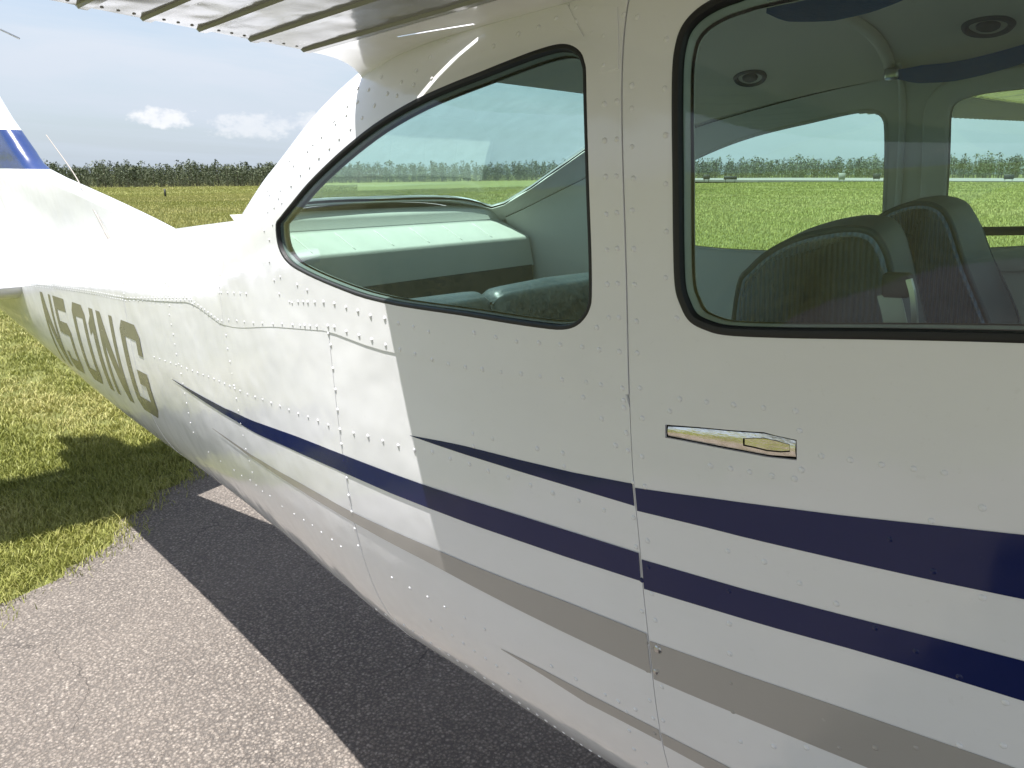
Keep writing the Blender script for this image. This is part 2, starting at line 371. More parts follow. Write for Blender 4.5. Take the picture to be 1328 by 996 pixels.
FEAT = json.loads(r'''{"blueA_q":[[[-0.391,-15.4758],[-0.3685,-15.4718],[-0.3467,-15.4698],[-0.3254,-15.4719],[-0.3048,-15.4851],[-0.2847,-15.4978],[-0.2652,-15.5287],[-0.2464,-15.5858],[-0.228,-15.6398],[-0.2101,-15.6905],[-0.1926,-15.7379],[-0.1754,-15.7819],[-0.1586,-15.8224],[-0.1421,-15.8468],[-0.126,-15.8674],[-0.1102,-15.8849],[-0.0947,-15.8993],[-0.0795,-15.9106],[-0.0646,-15.9189],[-0.0499,-15.892],[-0.0355,-15.8613],[-0.0213,-15.8283],[-0.0074,-15.7928],[0.0062,-15.7552],[0.0195,-15.7178],[0.0327,-15.6811]],[[-0.3911,-15.5167],[-0.3692,-15.6681],[-0.3479,-15.8157],[-0.3272,-15.9573],[-0.3068,-16.0859],[-0.287,-16.2098],[-0.2676,-16.322],[-0.2485,-16.4165],[-0.2299,-16.5068],[-0.2117,-16.5927],[-0.1939,-16.6743],[-0.1765,-16.7516],[-0.1595,-16.8247],[-0.1428,-16.8846],[-0.1264,-16.9406],[-0.1104,-16.9927],[-0.0947,-17.0412],[-0.0793,-17.0861],[-0.0642,-17.1274],[-0.0494,-17.1646],[-0.0349,-17.1984],[-0.0207,-17.2291],[-0.0068,-17.2565],[0.0069,-17.2811],[0.0203,-17.305],[0.0335,-17.3283]]],
"blueA_d":[[[0.038,-15.9548],[0.0838,-15.6677],[0.1266,-15.4074],[0.1666,-15.1851],[0.2041,-14.9563],[0.2394,-14.7357],[0.2727,-14.5284],[0.3041,-14.2993],[0.3337,-14.0742],[0.3618,-13.8633],[0.3884,-13.6664],[0.4136,-13.4802],[0.4375,-13.2925],[0.4603,-13.1036],[0.4821,-12.924],[0.5028,-12.7532]],[[0.0382,-17.6362],[0.0841,-17.5567],[0.1271,-17.4962],[0.1673,-17.4737],[0.2052,-17.4101],[0.2409,-17.3393],[0.2746,-17.2732],[0.3065,-17.1983],[0.3366,-17.1246],[0.3652,-17.0439],[0.3924,-16.9494],[0.4182,-16.8604],[0.4427,-16.7729],[0.4661,-16.6868],[0.4884,-16.6054],[0.5096,-16.5284]]],
"blueB_q":[[[-1.64,-18.6376],[-1.498,-19.0817],[-1.3623,-19.423],[-1.2313,-19.6121],[-1.0991,-19.2742],[-0.9797,-19.2373],[-0.8727,-19.322],[-0.7771,-19.2831],[-0.6919,-19.2928],[-0.6197,-19.4341],[-0.5573,-19.6516],[-0.5004,-19.8817],[-0.4478,-20.0932],[-0.3986,-20.2619],[-0.3524,-20.421],[-0.308,-20.5046],[-0.266,-20.5785],[-0.2258,-20.6252],[-0.1875,-20.658],[-0.1511,-20.6895],[-0.1163,-20.7226],[-0.083,-20.749],[-0.0511,-20.7663],[-0.0205,-20.7776],[0.0089,-20.7833],[0.0372,-20.7874]],[[-1.6397,-18.7844],[-1.5058,-19.7272],[-1.3768,-20.4728],[-1.25,-20.973],[-1.1259,-21.1287],[-1.0105,-21.3607],[-0.9014,-21.5361],[-0.8049,-21.6367],[-0.7161,-21.6182],[-0.6392,-21.6753],[-0.5743,-21.8876],[-0.516,-22.1532],[-0.462,-22.3999],[-0.4112,-22.5574],[-0.3635,-22.704],[-0.3181,-22.8117],[-0.2751,-22.9061],[-0.2339,-22.9511],[-0.1945,-22.9686],[-0.1569,-22.9843],[-0.1211,-22.9993],[-0.0868,-23.0101],[-0.0537,-22.9888],[-0.0221,-22.9669],[0.0083,-22.9443],[0.0375,-22.9219]]],
"blueB_d":[[[0.0435,-21.2266],[0.0891,-21.1615],[0.132,-21.0972],[0.1722,-21.0345],[0.2103,-20.9198],[0.2462,-20.807],[0.28,-20.7015],[0.312,-20.5821],[0.3423,-20.4675],[0.371,-20.3691],[0.3982,-20.2871],[0.424,-20.2102],[0.4487,-20.1354],[0.4721,-20.0628],[0.4945,-19.9945],[0.5159,-19.9301]],[[0.0437,-23.4648],[0.09,-23.3505],[0.1333,-23.2426],[0.1741,-23.1411],[0.2124,-23.0257],[0.2487,-22.8814],[0.2829,-22.7463],[0.3151,-22.6478],[0.3456,-22.5574],[0.3744,-22.4967],[0.4017,-22.4626],[0.4277,-22.4313],[0.4524,-22.3928],[0.4761,-22.3498],[0.4987,-22.3099],[0.5202,-22.2727]]],
"taupeC_q":[[[-1.372,-25.742],[-1.2571,-26.0406],[-1.1481,-26.2194],[-1.039,-26.1252],[-0.9413,-26.3251],[-0.8508,-26.4104],[-0.768,-26.4055],[-0.6929,-26.4102],[-0.6279,-26.544],[-0.5697,-26.6862],[-0.5153,-26.7991],[-0.4645,-26.8883],[-0.4169,-26.9589],[-0.3721,-27.0232],[-0.3296,-27.0748],[-0.2892,-27.1206],[-0.2502,-27.1227],[-0.2127,-27.0968],[-0.1768,-27.0734],[-0.1423,-27.0305],[-0.1092,-26.994],[-0.0776,-26.981],[-0.0473,-26.984],[-0.0181,-26.9917],[0.01,-27.0037],[0.0371,-27.016]],[[-1.3721,-25.8762],[-1.2582,-26.4335],[-1.1501,-26.8426],[-1.0409,-26.9189],[-0.943,-27.2656],[-0.8541,-27.5704],[-0.7712,-27.6952],[-0.6937,-27.7029],[-0.6269,-27.8573],[-0.5685,-28.1112],[-0.5148,-28.3945],[-0.464,-28.6105],[-0.4164,-28.8069],[-0.3716,-28.9973],[-0.3296,-29.2055],[-0.2895,-29.3978],[-0.2507,-29.5399],[-0.2135,-29.6658],[-0.1778,-29.7785],[-0.1432,-29.862],[-0.1099,-29.9493],[-0.0778,-30.0162],[-0.0468,-30.0851],[-0.0169,-30.1619],[0.0118,-30.246],[0.0395,-30.3288]]],
"taupeC_d":[[[0.0454,-27.5274],[0.0892,-27.4311],[0.1304,-27.341],[0.1692,-27.2569],[0.2061,-27.1439],[0.241,-27.0331],[0.274,-26.9292],[0.3053,-26.8403],[0.3349,-26.7621],[0.3632,-26.6889],[0.39,-26.6198],[0.4157,-26.5552],[0.4401,-26.5035],[0.4634,-26.4756],[0.4857,-26.4501],[0.5071,-26.4268]],[[0.0468,-30.7548],[0.0862,-30.7655],[0.1237,-30.7458],[0.1596,-30.6972],[0.1937,-30.6512],[0.2261,-30.6166],[0.2569,-30.5851],[0.2864,-30.5413],[0.3146,-30.5006],[0.3414,-30.4975],[0.367,-30.4959],[0.3916,-30.4956],[0.4151,-30.5118],[0.4376,-30.5482],[0.4593,-30.5846],[0.4801,-30.6211]]],
"taupeD_q":[[[-0.2507,-35.5601],[-0.2371,-35.5263],[-0.2238,-35.4947],[-0.2106,-35.4653],[-0.1977,-35.4383],[-0.185,-35.4138],[-0.1724,-35.3918],[-0.1602,-35.3876],[-0.1484,-35.3985],[-0.1366,-35.4114],[-0.1251,-35.4264],[-0.1137,-35.4435],[-0.1025,-35.4628],[-0.0914,-35.4843],[-0.0805,-35.5039],[-0.0695,-35.5124],[-0.0587,-35.5235],[-0.0481,-35.5373],[-0.0375,-35.5538],[-0.0272,-35.5729],[-0.0169,-35.5947],[-0.0068,-35.6192],[0.0031,-35.6462],[0.013,-35.6736],[0.0227,-35.7005],[0.0324,-35.727]],[[-0.2508,-35.6377],[-0.2379,-35.7109],[-0.2252,-35.784],[-0.2127,-35.8572],[-0.2003,-35.9309],[-0.1881,-36.0052],[-0.1761,-36.0802],[-0.1644,-36.1628],[-0.1528,-36.2532],[-0.1414,-36.3446],[-0.1302,-36.4374],[-0.1191,-36.5317],[-0.1081,-36.6275],[-0.0973,-36.7252],[-0.0865,-36.8078],[-0.0749,-36.8048],[-0.0634,-36.8053],[-0.0522,-36.8095],[-0.0411,-36.8173],[-0.0302,-36.8287],[-0.0194,-36.8498],[-0.0089,-36.8764],[0.0016,-36.9063],[0.0119,-36.9373],[0.022,-36.9677],[0.0321,-36.9977]]],
"taupeD_d":[[[0.0414,-35.9255],[0.0533,-35.9568],[0.065,-35.9875],[0.0766,-36.0178],[0.088,-36.0475],[0.0992,-36.0772],[0.1103,-36.1069],[0.1212,-36.1363],[0.1319,-36.1653],[0.1425,-36.1944],[0.153,-36.2266],[0.1633,-36.2584],[0.1734,-36.2899],[0.1834,-36.3211],[0.1933,-36.352],[0.2031,-36.3826]],[[0.0408,-37.3048],[0.0516,-37.3587],[0.0624,-37.412],[0.073,-37.4647],[0.0835,-37.5168],[0.0938,-37.5749],[0.1038,-37.6518],[0.1137,-37.7281],[0.1235,-37.8039],[0.1332,-37.8792],[0.143,-37.9166],[0.1527,-37.9489],[0.1623,-37.9809],[0.1718,-38.0126],[0.1811,-38.044],[0.1904,-38.0752]]],
"qwin":[[-0.7701,22.85],[-0.7454,23.8663],[-0.686,25.1909],[-0.6224,26.7469],[-0.5485,28.3024],[-0.4758,29.622],[-0.3976,31.036],[-0.3278,31.7768],[-0.2639,31.9689],[-0.2053,32.0284],[-0.1517,32.2125],[-0.1117,32.3698],[-0.0831,32.3597],[-0.0666,32.1153],[-0.0523,31.5087],[-0.0401,30.4679],[-0.0337,29.1836],[-0.0299,27.3759],[-0.0266,20.0889],[-0.0252,11.1944],[-0.024,1.4522],[-0.0249,-2.256],[-0.0281,-3.1645],[-0.0354,-3.8633],[-0.0475,-4.4666],[-0.0645,-4.8061],[-0.092,-4.8471],[-0.1609,-4.3987],[-0.2492,-3.5484],[-0.3491,-2.5626],[-0.4234,-1.7408],[-0.5059,-0.5307],[-0.599,2.9202],[-0.6751,6.8213],[-0.7242,10.0545],[-0.7549,13.5864],[-0.7707,17.7003]],
"lap":[[-1.689,-0.2884],[-1.3996,2.7551],[-1.1674,-3.1321],[-0.8306,-3.6925],[-0.6184,-4.3787],[-0.5782,-4.7831],[-0.4886,-6.1414],[-0.4398,-6.7127],[-0.3239,-7.6086],[-0.2889,-8.1528],[-0.2159,-8.7226],[-0.1333,-9.1586],[-0.0519,-9.3591],[0.0243,-9.3401]],
"lap0":[[-3.3951,-2.3839],[-2.9887,-1.0451],[-2.5524,-0.7746],[-2.1699,-0.4672],[-2.0002,-0.86],[-1.6894,-0.3531]],
"h_out":[[0.0736,-10.9211],[0.1167,-10.6872],[0.1533,-10.5299],[0.192,-10.2912],[0.2045,-10.3718],[0.2266,-10.4292],[0.2275,-11.7038],[0.1955,-11.8631],[0.1698,-11.8557],[0.1416,-11.8644],[0.1088,-11.8456],[0.0735,-11.8435]],
"h_plate":[[0.0761,-11.0144],[0.1167,-10.757],[0.1534,-10.5977],[0.1914,-10.3718],[0.2045,-10.4204],[0.2259,-10.4917],[0.2265,-11.5701],[0.1954,-11.789],[0.1698,-11.7884],[0.1416,-11.7957],[0.1088,-11.775],[0.076,-11.7545]],
"h_trig":[[0.1688,-10.9153],[0.181,-10.7662],[0.1922,-10.6601],[0.2046,-10.6964],[0.2195,-10.7844],[0.2201,-11.262],[0.2104,-11.4097],[0.1953,-11.493],[0.1812,-11.4384],[0.169,-11.4183]],
"screws":[[0.0527,-27.9995],[0.0459,-30.0401]],
"strap":[[-0.0808,37.481],[-0.0743,35.005],[-0.0711,34.3195],[-0.0659,33.9355],[-0.0503,33.3044],[-0.0379,32.3394],[-0.4184,88.7356],[-0.0215,30.2802],[-0.0162,29.14],[-0.0108,27.4339],[0.0006,27.3809],[0.0139,27.3948],[0.013,29.2637],[0.0094,32.1006],[0.0033,35.053]],
"rivets":[[-0.0038,23.33,0],[-0.003,18.52,0],[-0.002,13.446,0],[-0.0019,7.865,0],[-0.0023,2.335,0],[-0.0023,-1.395,0],[-0.0012,-3.777,0],[-0.0188,-4.557,0],[-0.016,-6.172,0],[0.0131,23.436,0],[0.0136,18.518,0],[0.0124,13.432,0],[0.0126,8.066,0],[0.0124,2.552,0],[0.0121,-1.32,0],[0.0128,-3.725,0],[0.013,-6.166,0],[0.016,-8.79,0],[0.0171,-9.701,0],[0.0174,-10.246,0],[-0.0147,-8.763,0],[-0.0368,-8.7,0],[0.0311,25.15,0],[0.0319,22.315,0],[0.0328,17.304,0],[0.0345,12.923,0],[0.0323,8.292,0],[0.034,2.45,0],[0.0344,-1.371,0],[0.0367,-3.898,0],[0.0371,-6.129,0],[0.0403,-8.608,0],[0.0704,29.94,0],[0.0722,24.168,0],[0.0748,18.374,0],[0.0752,11.875,0],[0.076,5.043,0],[0.075,-0.814,0],[0.0887,-3.512,0],[0.0132,33.893,0],[0.0307,33.313,0],[0.0201,-12.048,0],[0.0215,-13.348,0],[0.0041,-13.136,0],[-0.0155,-11.323,0],[-0.0432,-9.917,0],[0.0281,-15.579,0],[0.0272,-18.251,0],[0.0295,-20.403,0],[0.0357,-22.857,1],[0.0329,-25.354,0],[0.036,-27.816,2],[0.033,-30.267,2],[0.0303,-33.051,0],[0.0313,-34.768,0],[0.0294,-36.375,2],[0.0425,-10.765,0],[0.0416,-13.552,0],[0.0451,-15.693,0],[0.0467,-19.695,0],[0.0465,-21.645,1],[0.0492,-23.644,0],[0.0521,-25.676,0],[0.054,-27.676,2],[0.0491,-29.875,2],[0.0533,-31.209,0],[0.0471,-34.512,0],[-0.7424,-0.39,0],[-0.7044,-0.534,0],[-0.6826,-0.615,0],[-0.6644,-0.722,0],[-0.6376,-0.822,0],[-0.6062,-0.94,0],[-0.5705,-1.255,0],[-0.5346,-1.801,0],[-0.5005,-2.316,0],[-0.466,-2.938,0],[-0.4287,-3.308,0],[-0.3954,-3.872,0],[-0.3595,-4.308,0],[-0.3254,-4.819,0],[-0.2288,-5.102,0],[-0.1879,-5.525,0],[-0.1498,-5.897,0],[-0.1111,-5.964,0],[-0.0759,-6.032,0],[-0.0417,-6.093,0],[-1.1524,-2.393,0],[-1.0994,-2.028,0],[-1.0443,-2.121,0],[-0.9966,-2.371,0],[-0.9428,-2.765,0],[-0.8919,-3.007,0],[-0.8365,-3.239,0],[-0.7906,-3.315,0],[-0.7401,-3.51,0],[-0.7063,-3.632,0],[-0.6869,-3.656,0],[-0.6648,-3.76,0],[-0.639,-3.83,0],[-0.5989,-3.849,0],[-0.578,-3.99,0],[-0.5407,-4.571,0],[-0.5035,-5.054,0],[-0.4684,-5.54,0],[-0.4322,-6.126,0],[-0.3969,-6.585,0],[-0.3609,-7.032,0],[-0.3225,-7.544,0],[-0.2866,-7.94,0],[-0.2511,-8.186,0],[-0.2171,-8.331,0],[-0.1813,-8.488,0],[-0.1445,-8.537,0],[-0.1112,-8.639,0],[-0.075,-8.727,0],[-1.7767,-14.837,0],[-1.7252,-14.754,0],[-1.6751,-14.673,0],[-1.6263,-14.594,0],[-1.5788,-14.517,0],[-1.5325,-14.441,0],[-1.4878,-14.386,0],[-1.4443,-14.373,0],[-1.4016,-14.379,0],[-1.3595,-14.397,0],[-1.3182,-14.419,0],[-1.2777,-14.436,0],[-1.2393,-14.52,0],[-1.2017,-14.596,0],[-1.1646,-14.646,0],[-1.1266,-14.648,0],[-1.0897,-14.667,0],[-1.0406,-14.796,0],[-0.9935,-14.926,0],[-0.9486,-15.056,0],[-0.9019,-15.357,0],[-0.8557,-15.511,0],[-0.8106,-15.734,0],[-0.7652,-15.864,0],[-0.7206,-15.928,0],[-0.6782,-16.032,0],[-0.6386,-16.265,0],[-0.5982,-16.483,0],[-0.5535,-16.548,0],[-0.5087,-16.531,0],[-0.4665,-16.721,0],[-0.4251,-16.855,0],[-0.3837,-16.963,0],[-0.3403,-16.783,0],[-0.3,-17.074,0],[-0.2585,-17.19,0],[-0.2202,-17.426,0],[-0.181,-17.613,0],[-0.1396,-17.81,0],[-0.1004,-18.02,0],[-0.0571,-18.094,0],[-0.0169,-18.295,0],[-0.2467,-14.288,0],[-0.2063,-14.435,0],[-0.2468,-15.435,0],[-0.1234,-14.598,0],[-0.0799,-14.56,0],[-0.0787,-15.615,0],[-0.5972,-6.162,0],[-0.5983,-9.036,0],[-0.5978,-11.616,0],[-0.5984,-14.089,0],[-0.5995,-18.263,0],[-0.599,-20.251,1],[-0.5977,-22.383,0],[-0.6009,-24.591,0],[-0.6012,-26.642,0],[-0.6038,-28.853,0],[-0.6068,-31.192,0],[-0.6015,-4.764,0],[-1.137,-4.996,0],[-1.1395,-7.518,0],[-1.1344,-9.813,0],[-1.1315,-12.001,0],[-1.1294,-14.184,0],[-1.1269,-16.518,0],[-1.1269,-18.712,0],[-1.1269,-21.019,1],[-1.1304,-23.285,0],[-1.1344,-25.875,0],[-1.131,-28.085,0],[-1.1368,-30.368,0],[-1.181,-32.98,0],[-1.5674,-2.648,0],[-1.563,-4.936,0],[-1.5587,-7.216,0],[-1.5578,-9.525,0],[-1.5587,-11.852,0],[-1.5538,-14.076,0],[-1.5482,-16.269,0],[-1.5491,-18.563,0],[-1.5516,-20.888,0],[-1.5563,-23.265,0],[-1.5637,-25.73,0],[-1.5717,-28.251,0],[-1.5752,-30.72,0],[-1.5558,-0.47,0],[-1.5467,5.929,0],[-1.5483,13.001,0],[-1.5645,19.918,0],[-1.6011,26.972,0],[-1.6631,34.673,0],[-1.4943,-33.915,0],[-1.4032,-33.971,0],[-1.2984,-33.57,0],[-1.2443,-33.497,0],[-1.1426,-33.124,0],[-1.1015,-33.347,0],[-1.0509,-33.058,0],[-0.9834,-33.531,0],[-0.9113,-33.246,0],[-0.8589,-33.094,0],[-0.8155,-32.939,0],[-0.7731,-33.037,0],[-0.725,-33.031,0],[-0.6877,-33.162,0],[-0.5148,-33.512,0],[-0.4639,-33.687,0],[-0.4152,-33.672,0],[-0.3727,-33.846,0],[-0.3258,-33.991,0],[-0.28,-34.089,0],[-0.143,-34.416,0],[-0.0975,-34.493,0],[-0.047,-34.66,0],[-0.0245,-34.693,0],[0.0033,-34.701,0],[-0.434,-37.344,0],[-0.407,-37.655,0],[-0.3807,-37.951,0],[-0.3551,-38.232,0],[-0.3302,-38.502,0],[-0.3051,-38.698,0],[-0.2806,-38.886,0],[-0.2562,-39.022,0],[-0.2319,-39.121,0],[-0.6681,-43.954,0],[-0.622,-42.967,0],[-0.5856,-42.537,0],[-0.5562,-42.518,0],[-0.5305,-42.706,0],[-0.5059,-42.923,0],[-0.482,-43.143,0],[-0.4586,-43.344,0],[-0.4359,-43.555,0],[-0.4138,-43.761,0],[-0.391,-43.851,0],[-0.3685,-43.917,0],[-0.3468,-43.999,0],[-0.3284,-44.335,0],[-0.3104,-44.676,0],[-0.2929,-45.029,0],[-0.2757,-45.396,0],[-0.2569,-45.563,0],[-0.2385,-45.741,0],[-0.2206,-45.933,0],[-0.2034,-46.182,0],[-0.1877,-46.567,0],[-0.1727,-47.021,0],[-0.1571,-47.385,0],[-0.1405,-47.609,0],[-0.1247,-47.908,0],[-0.0136,-35.44,0],[-0.0173,-37.697,0],[-0.0186,-40.12,0],[-0.0034,-41.438,0],[-0.4887,38.676,0],[-0.5068,36.398,0],[-0.5426,35.243,0],[-0.5795,33.936,0],[-0.6272,33.196,0],[-0.6842,32.912,0],[-0.4523,36.945,0],[-0.4778,35.836,0],[-0.5052,34.76,0],[-0.5363,34.498,0],[-0.6082,33.654,0],[-0.3988,34.601,0],[-0.4284,33.585,0],[-0.4579,32.535,0],[-0.4886,31.785,0],[-0.5207,31.24,0],[-0.5502,30.638,0],[-0.5839,30.18,0],[-0.6164,29.604,0],[-0.3741,33.548,0],[-0.6907,28.85,0],[-0.7419,30.141,0],[-0.8121,33.709,0],[-0.7733,27.44,0],[-0.7493,28.642,0],[-0.7347,26.866,0],[-0.7996,31.859,0],[-0.8363,33.354,0],[-0.7075,35.088,0],[-0.6515,29.478,0],[-0.7853,23.47,0],[-0.8071,19.922,0],[-0.8184,13.556,0],[-0.7736,7.412,0],[-0.8057,7.073,0],[-0.6999,3.739,0],[-0.8059,27.717,0],[-0.8298,23.559,0],[-0.7875,2.084,0],[-0.6615,1.736,0],[-0.7318,-0.555,0],[-0.4255,38.158,0],[-0.3686,35.461,0],[-0.3381,34.123,0],[-0.338,36.256,0],[-0.3131,37.61,0],[-0.2989,33.973,0],[-0.2866,43.605,0],[-0.2851,46.391,0],[-0.2838,39.09,0],[-0.3356,31.17,0],[-0.226,41.212,0],[-0.1964,41.507,0],[-0.1345,38.646,0],[-0.1109,35.436,0],[-0.0853,35.875,0],[-0.057,36.44,0],[-0.0329,35.796,0],[-0.0266,32.538,0],[-0.0098,31.826,0],[-0.0063,28.233,0],[-0.0527,34.616,0],[-0.1841,35.03,0],[-0.1433,35.403,0],[0.0799,-9.928,0],[0.0927,-8.986,0],[0.1258,-8.906,0],[0.1577,-8.826,0],[0.191,-8.749,0],[0.2245,-8.66,0],[0.2293,-9.834,0],[0.1311,-13.189,0],[0.155,-13.097,0],[0.1771,-13.046,0],[0.2014,-13.012,0],[0.2256,-12.893,0],[0.2327,-12.251,0],[0.2522,-11.154,0],[0.2798,-11.086,0],[0.3083,-11.042,0],[0.336,-10.948,0],[0.3614,-10.871,0],[0.3934,-12.407,0],[0.3541,-13.692,0],[0.3201,-15.287,1],[0.3589,-16.535,1],[0.3998,-17.334,0],[0.1521,-18.749,0],[0.1951,-18.773,0],[0.234,-19.503,0],[0.2724,-20.14,0],[0.311,-20.896,1],[0.3489,-21.533,1],[0.3868,-22.232,1],[0.4247,-22.865,0],[0.1536,-21.522,1],[0.1529,-23.887,0],[0.1523,-26.115,0],[0.1522,-28.357,2],[0.1524,-30.671,2],[0.1592,-33.056,0],[0.2019,-32.143,0],[0.2412,-31.033,0],[0.2781,-29.918,2],[0.315,-28.817,2],[0.3536,-27.681,2],[0.3911,-26.461,0],[0.4263,-25.45,0],[-3.4018,-2.629,0],[-3.357,-2.355,0],[-3.3133,-2.101,0],[-3.2706,-1.865,0],[-3.2288,-1.645,0],[-3.1879,-1.44,0],[-3.1477,-1.248,0],[-3.1083,-1.069,0],[-3.0696,-0.9,0],[-3.0315,-0.742,0],[-2.9941,-0.593,0],[-2.9575,-0.489,0],[-2.9216,-0.407,0],[-2.8863,-0.329,0],[-2.8514,-0.256,0],[-2.8169,-0.187,0],[-2.7829,-0.121,0],[-2.7493,-0.06,0],[-2.7161,-0.004,0],[-2.6833,0.167,0],[-2.6509,0.328,0],[-2.619,0.406,0],[-2.5875,0.466,0],[-2.5564,0.522,0],[-2.5255,0.574,0],[-2.4949,0.624,0],[-2.4647,0.67,0],[-2.4346,0.714,0],[-2.4049,0.755,0],[-2.3754,0.793,0],[-2.3462,0.827,0],[-2.3177,0.759,0],[-2.2895,0.684,0],[-2.2616,0.609,0],[-2.234,0.533,0],[-2.2066,0.456,0],[-2.1796,0.379,0],[-2.1528,0.301,0],[-2.1263,0.222,0],[-2.1001,0.143,0],[-2.0742,0.065,0],[-2.0486,-0.005,0],[-2.0232,-0.031,0],[-1.9981,-0.057,0],[-3.3437,-3.57,0],[-3.2976,-3.285,0],[-3.2525,-3.022,0],[-3.2085,-2.777,0],[-3.1654,-2.549,0],[-3.1232,-2.337,0],[-3.0818,-2.139,0],[-3.0411,-1.953,0],[-3.0011,-1.779,0],[-2.9621,-1.644,0],[-2.9238,-1.528,0],[-2.886,-1.42,0],[-2.8488,-1.317,0],[-2.8121,-1.221,0],[-2.7759,-1.13,0],[-2.7402,-1.044,0],[-2.7049,-0.962,0],[-2.67,-0.885,0],[-2.6358,-0.83,0],[-2.6021,-0.801,0],[-2.5689,-0.773,0],[-2.5359,-0.747,0],[-2.5033,-0.723,0],[-2.4711,-0.7,0],[-2.4391,-0.679,0],[-2.4074,-0.658,0],[-2.3761,-0.639,0],[-2.3451,-0.628,0],[-2.3148,-0.648,0],[-2.2849,-0.668,0],[-2.2552,-0.688,0],[-2.2259,-0.709,0],[-2.1969,-0.731,0],[-2.1683,-0.752,0],[-2.1399,-0.775,0],[-2.1119,-0.797,0],[-2.0842,-0.82,0],[-2.0568,-0.842,0],[-2.0298,-0.865,0],[-2.003,-0.888,0],[-1.9148,13.282,0],[-1.8741,13.438,0],[-1.8342,13.584,0],[-1.795,13.722,0],[-1.7566,13.853,0],[-1.719,13.976,0],[-1.6821,14.091,0],[-1.6459,14.201,0],[-1.6107,14.465,0],[-1.5762,14.717,0],[-1.5424,14.959,0],[-1.5093,15.19,0],[-1.4767,15.401,0],[-1.4445,15.571,0],[-1.4124,15.703,0],[-1.987,-0.279,0],[-1.949,-0.113,0],[-1.9117,0.139,0],[-1.8751,0.598,0],[-1.8391,1.04,0],[-1.8038,1.464,0],[-1.7692,1.872,0],[-1.7352,2.264,0],[-1.7019,2.642,0],[-1.6692,3.006,0],[-1.6371,3.357,0],[-1.6056,3.697,0],[-1.5747,4.024,0],[-1.5443,4.34,0],[-1.5146,4.646,0],[-1.4853,4.935,0],[-1.4565,5.172,0],[-1.4279,5.362,0],[-1.3997,5.512,0],[-1.3717,5.631,0],[-1.9791,-1.047,0],[-1.9328,-0.82,0],[-1.8876,-0.604,0],[-1.8434,-0.399,0],[-1.8001,-0.204,0],[-1.7578,-0.018,0],[-1.7164,0.483,0],[-1.676,0.998,0],[-1.6365,1.491,0],[-1.5979,1.965,0],[-1.5602,2.42,0],[-1.5233,2.856,0],[-1.4873,3.269,0],[-1.4519,3.605,0],[-1.417,3.866,0],[-1.3826,4.07,0],[-1.3641,4.14,0],[-1.3398,2.612,0],[-1.3161,1.088,0],[-1.2928,-0.132,0],[-1.2698,-0.592,0],[-1.2469,-1.038,0],[-1.2243,-1.469,0],[-1.2018,-1.884,0],[-1.1796,-2.282,0],[-1.3583,1.724,0],[-1.3311,0.006,0],[-1.3043,-0.529,0],[-1.2778,-1.045,0],[-1.2515,-1.544,0],[-1.2256,-2.023,0],[-1.1999,-2.482,0],[-1.1744,-2.919,0],[-1.1308,21.888,0],[-1.1308,18.77,0],[-1.1343,15.636,0],[-1.1395,12.396,0],[-1.1458,9.02,0],[-1.1274,8.91,0],[-1.0821,8.372,0],[-1.0407,7.635,0],[-1.0013,6.632,0],[-0.9639,5.573,0],[-2.0072,21.525,0],[-1.9908,16.954,0],[-1.9813,12.397,0],[-1.9779,7.782,0],[-1.9799,3.059,0],[-1.5803,26.958,0],[-1.5586,23.228,0],[-1.5425,19.591,0],[-1.5313,15.988,0],[-2.8302,9.92,0],[-2.8343,0.312,0]]}''')

# ------------------------------------------------------------------ airplane
TAU = R_(3.5)
plane = bpy.data.objects.new('airplane', None); COL.objects.link(plane)
plane.location = (.0733, 0, .0022); plane.rotation_euler = (0, -TAU, 0)
props(plane, 'white high-wing light airplane with navy and taupe stripes parked on the asphalt', 'airplane')

seam = [(.014, 39), (.018, 26), (.021, 13), (.0235, -1), (.025, -9), (.028, -15), (.034, -20), (.036, -23), (.040, -29), (.038, -38), (.032, -52)]
SEAM = catmull(M(seam), 60)
lapx = [p for p in FEAT['lap'] if -1.14 < p[0] < .02]
LAP = M([(.0245, -9.2)] + [tuple(p) for p in lapx[::-1]] + [(-1.1675, -3.02), (-1.40, 2.755), (-1.66, .9), (-2.0, -.3), (-2.55, -.75), (-3.0, -1.2), (-3.522, -2.5), (-4.6, -3.0)])
def lapq(x): o = np.argsort(LAP[:, 0]); return np.interp(x, LAP[o, 0], LAP[o, 1])
def seamx(q): return np.interp(q, SEAM[::-1, 1], SEAM[::-1, 0])
qwin = catmull(M(FEAT['qwin']), 144, True)
dw = [(.081, 26.4), (.082, 28.6), (.086, 30.6), (.096, 32.1), (.113, 33.2), (.14, 33.9), (.2, 34.3), (.5, 34.7), (.78, 34.4), (.87, 33.6), (.91, 31.5), (.925, 27), (.925, 10), (.915, 2), (.895, -1), (.85, -2.4), (.75, -2.8), (.6, -3.05), (.411, -3.5), (.308, -3.83), (.214, -4.19), (.15, -4.33), (.124, -4.1), (.105, -3.6), (.094, -2.6), (.087, -1.2), (.085, 4), (.084, 13.7), (.082, 22.4)]
dwin = catmull(M(dw), 174, True)
bl = [(-1.092, 46), (-1.084, 43.4), (-1.045, 42.2), (-.95, 43.3), (-.85, 45), (-.72, 47), (-.60, 49.5), (-.555, 53), (-.548, 62), (-.548, 90)]
bl = bl + [(x, 180 - p) for x, p in bl[:-1][::-1]] + [(-1.100, 118), (-1.103, 90), (-1.100, 62)]
blw = M(bl)
TOPQ = ph2q(90)
def qline(x0, x1, n=40): xs = np.linspace(x0, x1, n); return np.stack([xs, lapq(xs)], 1)

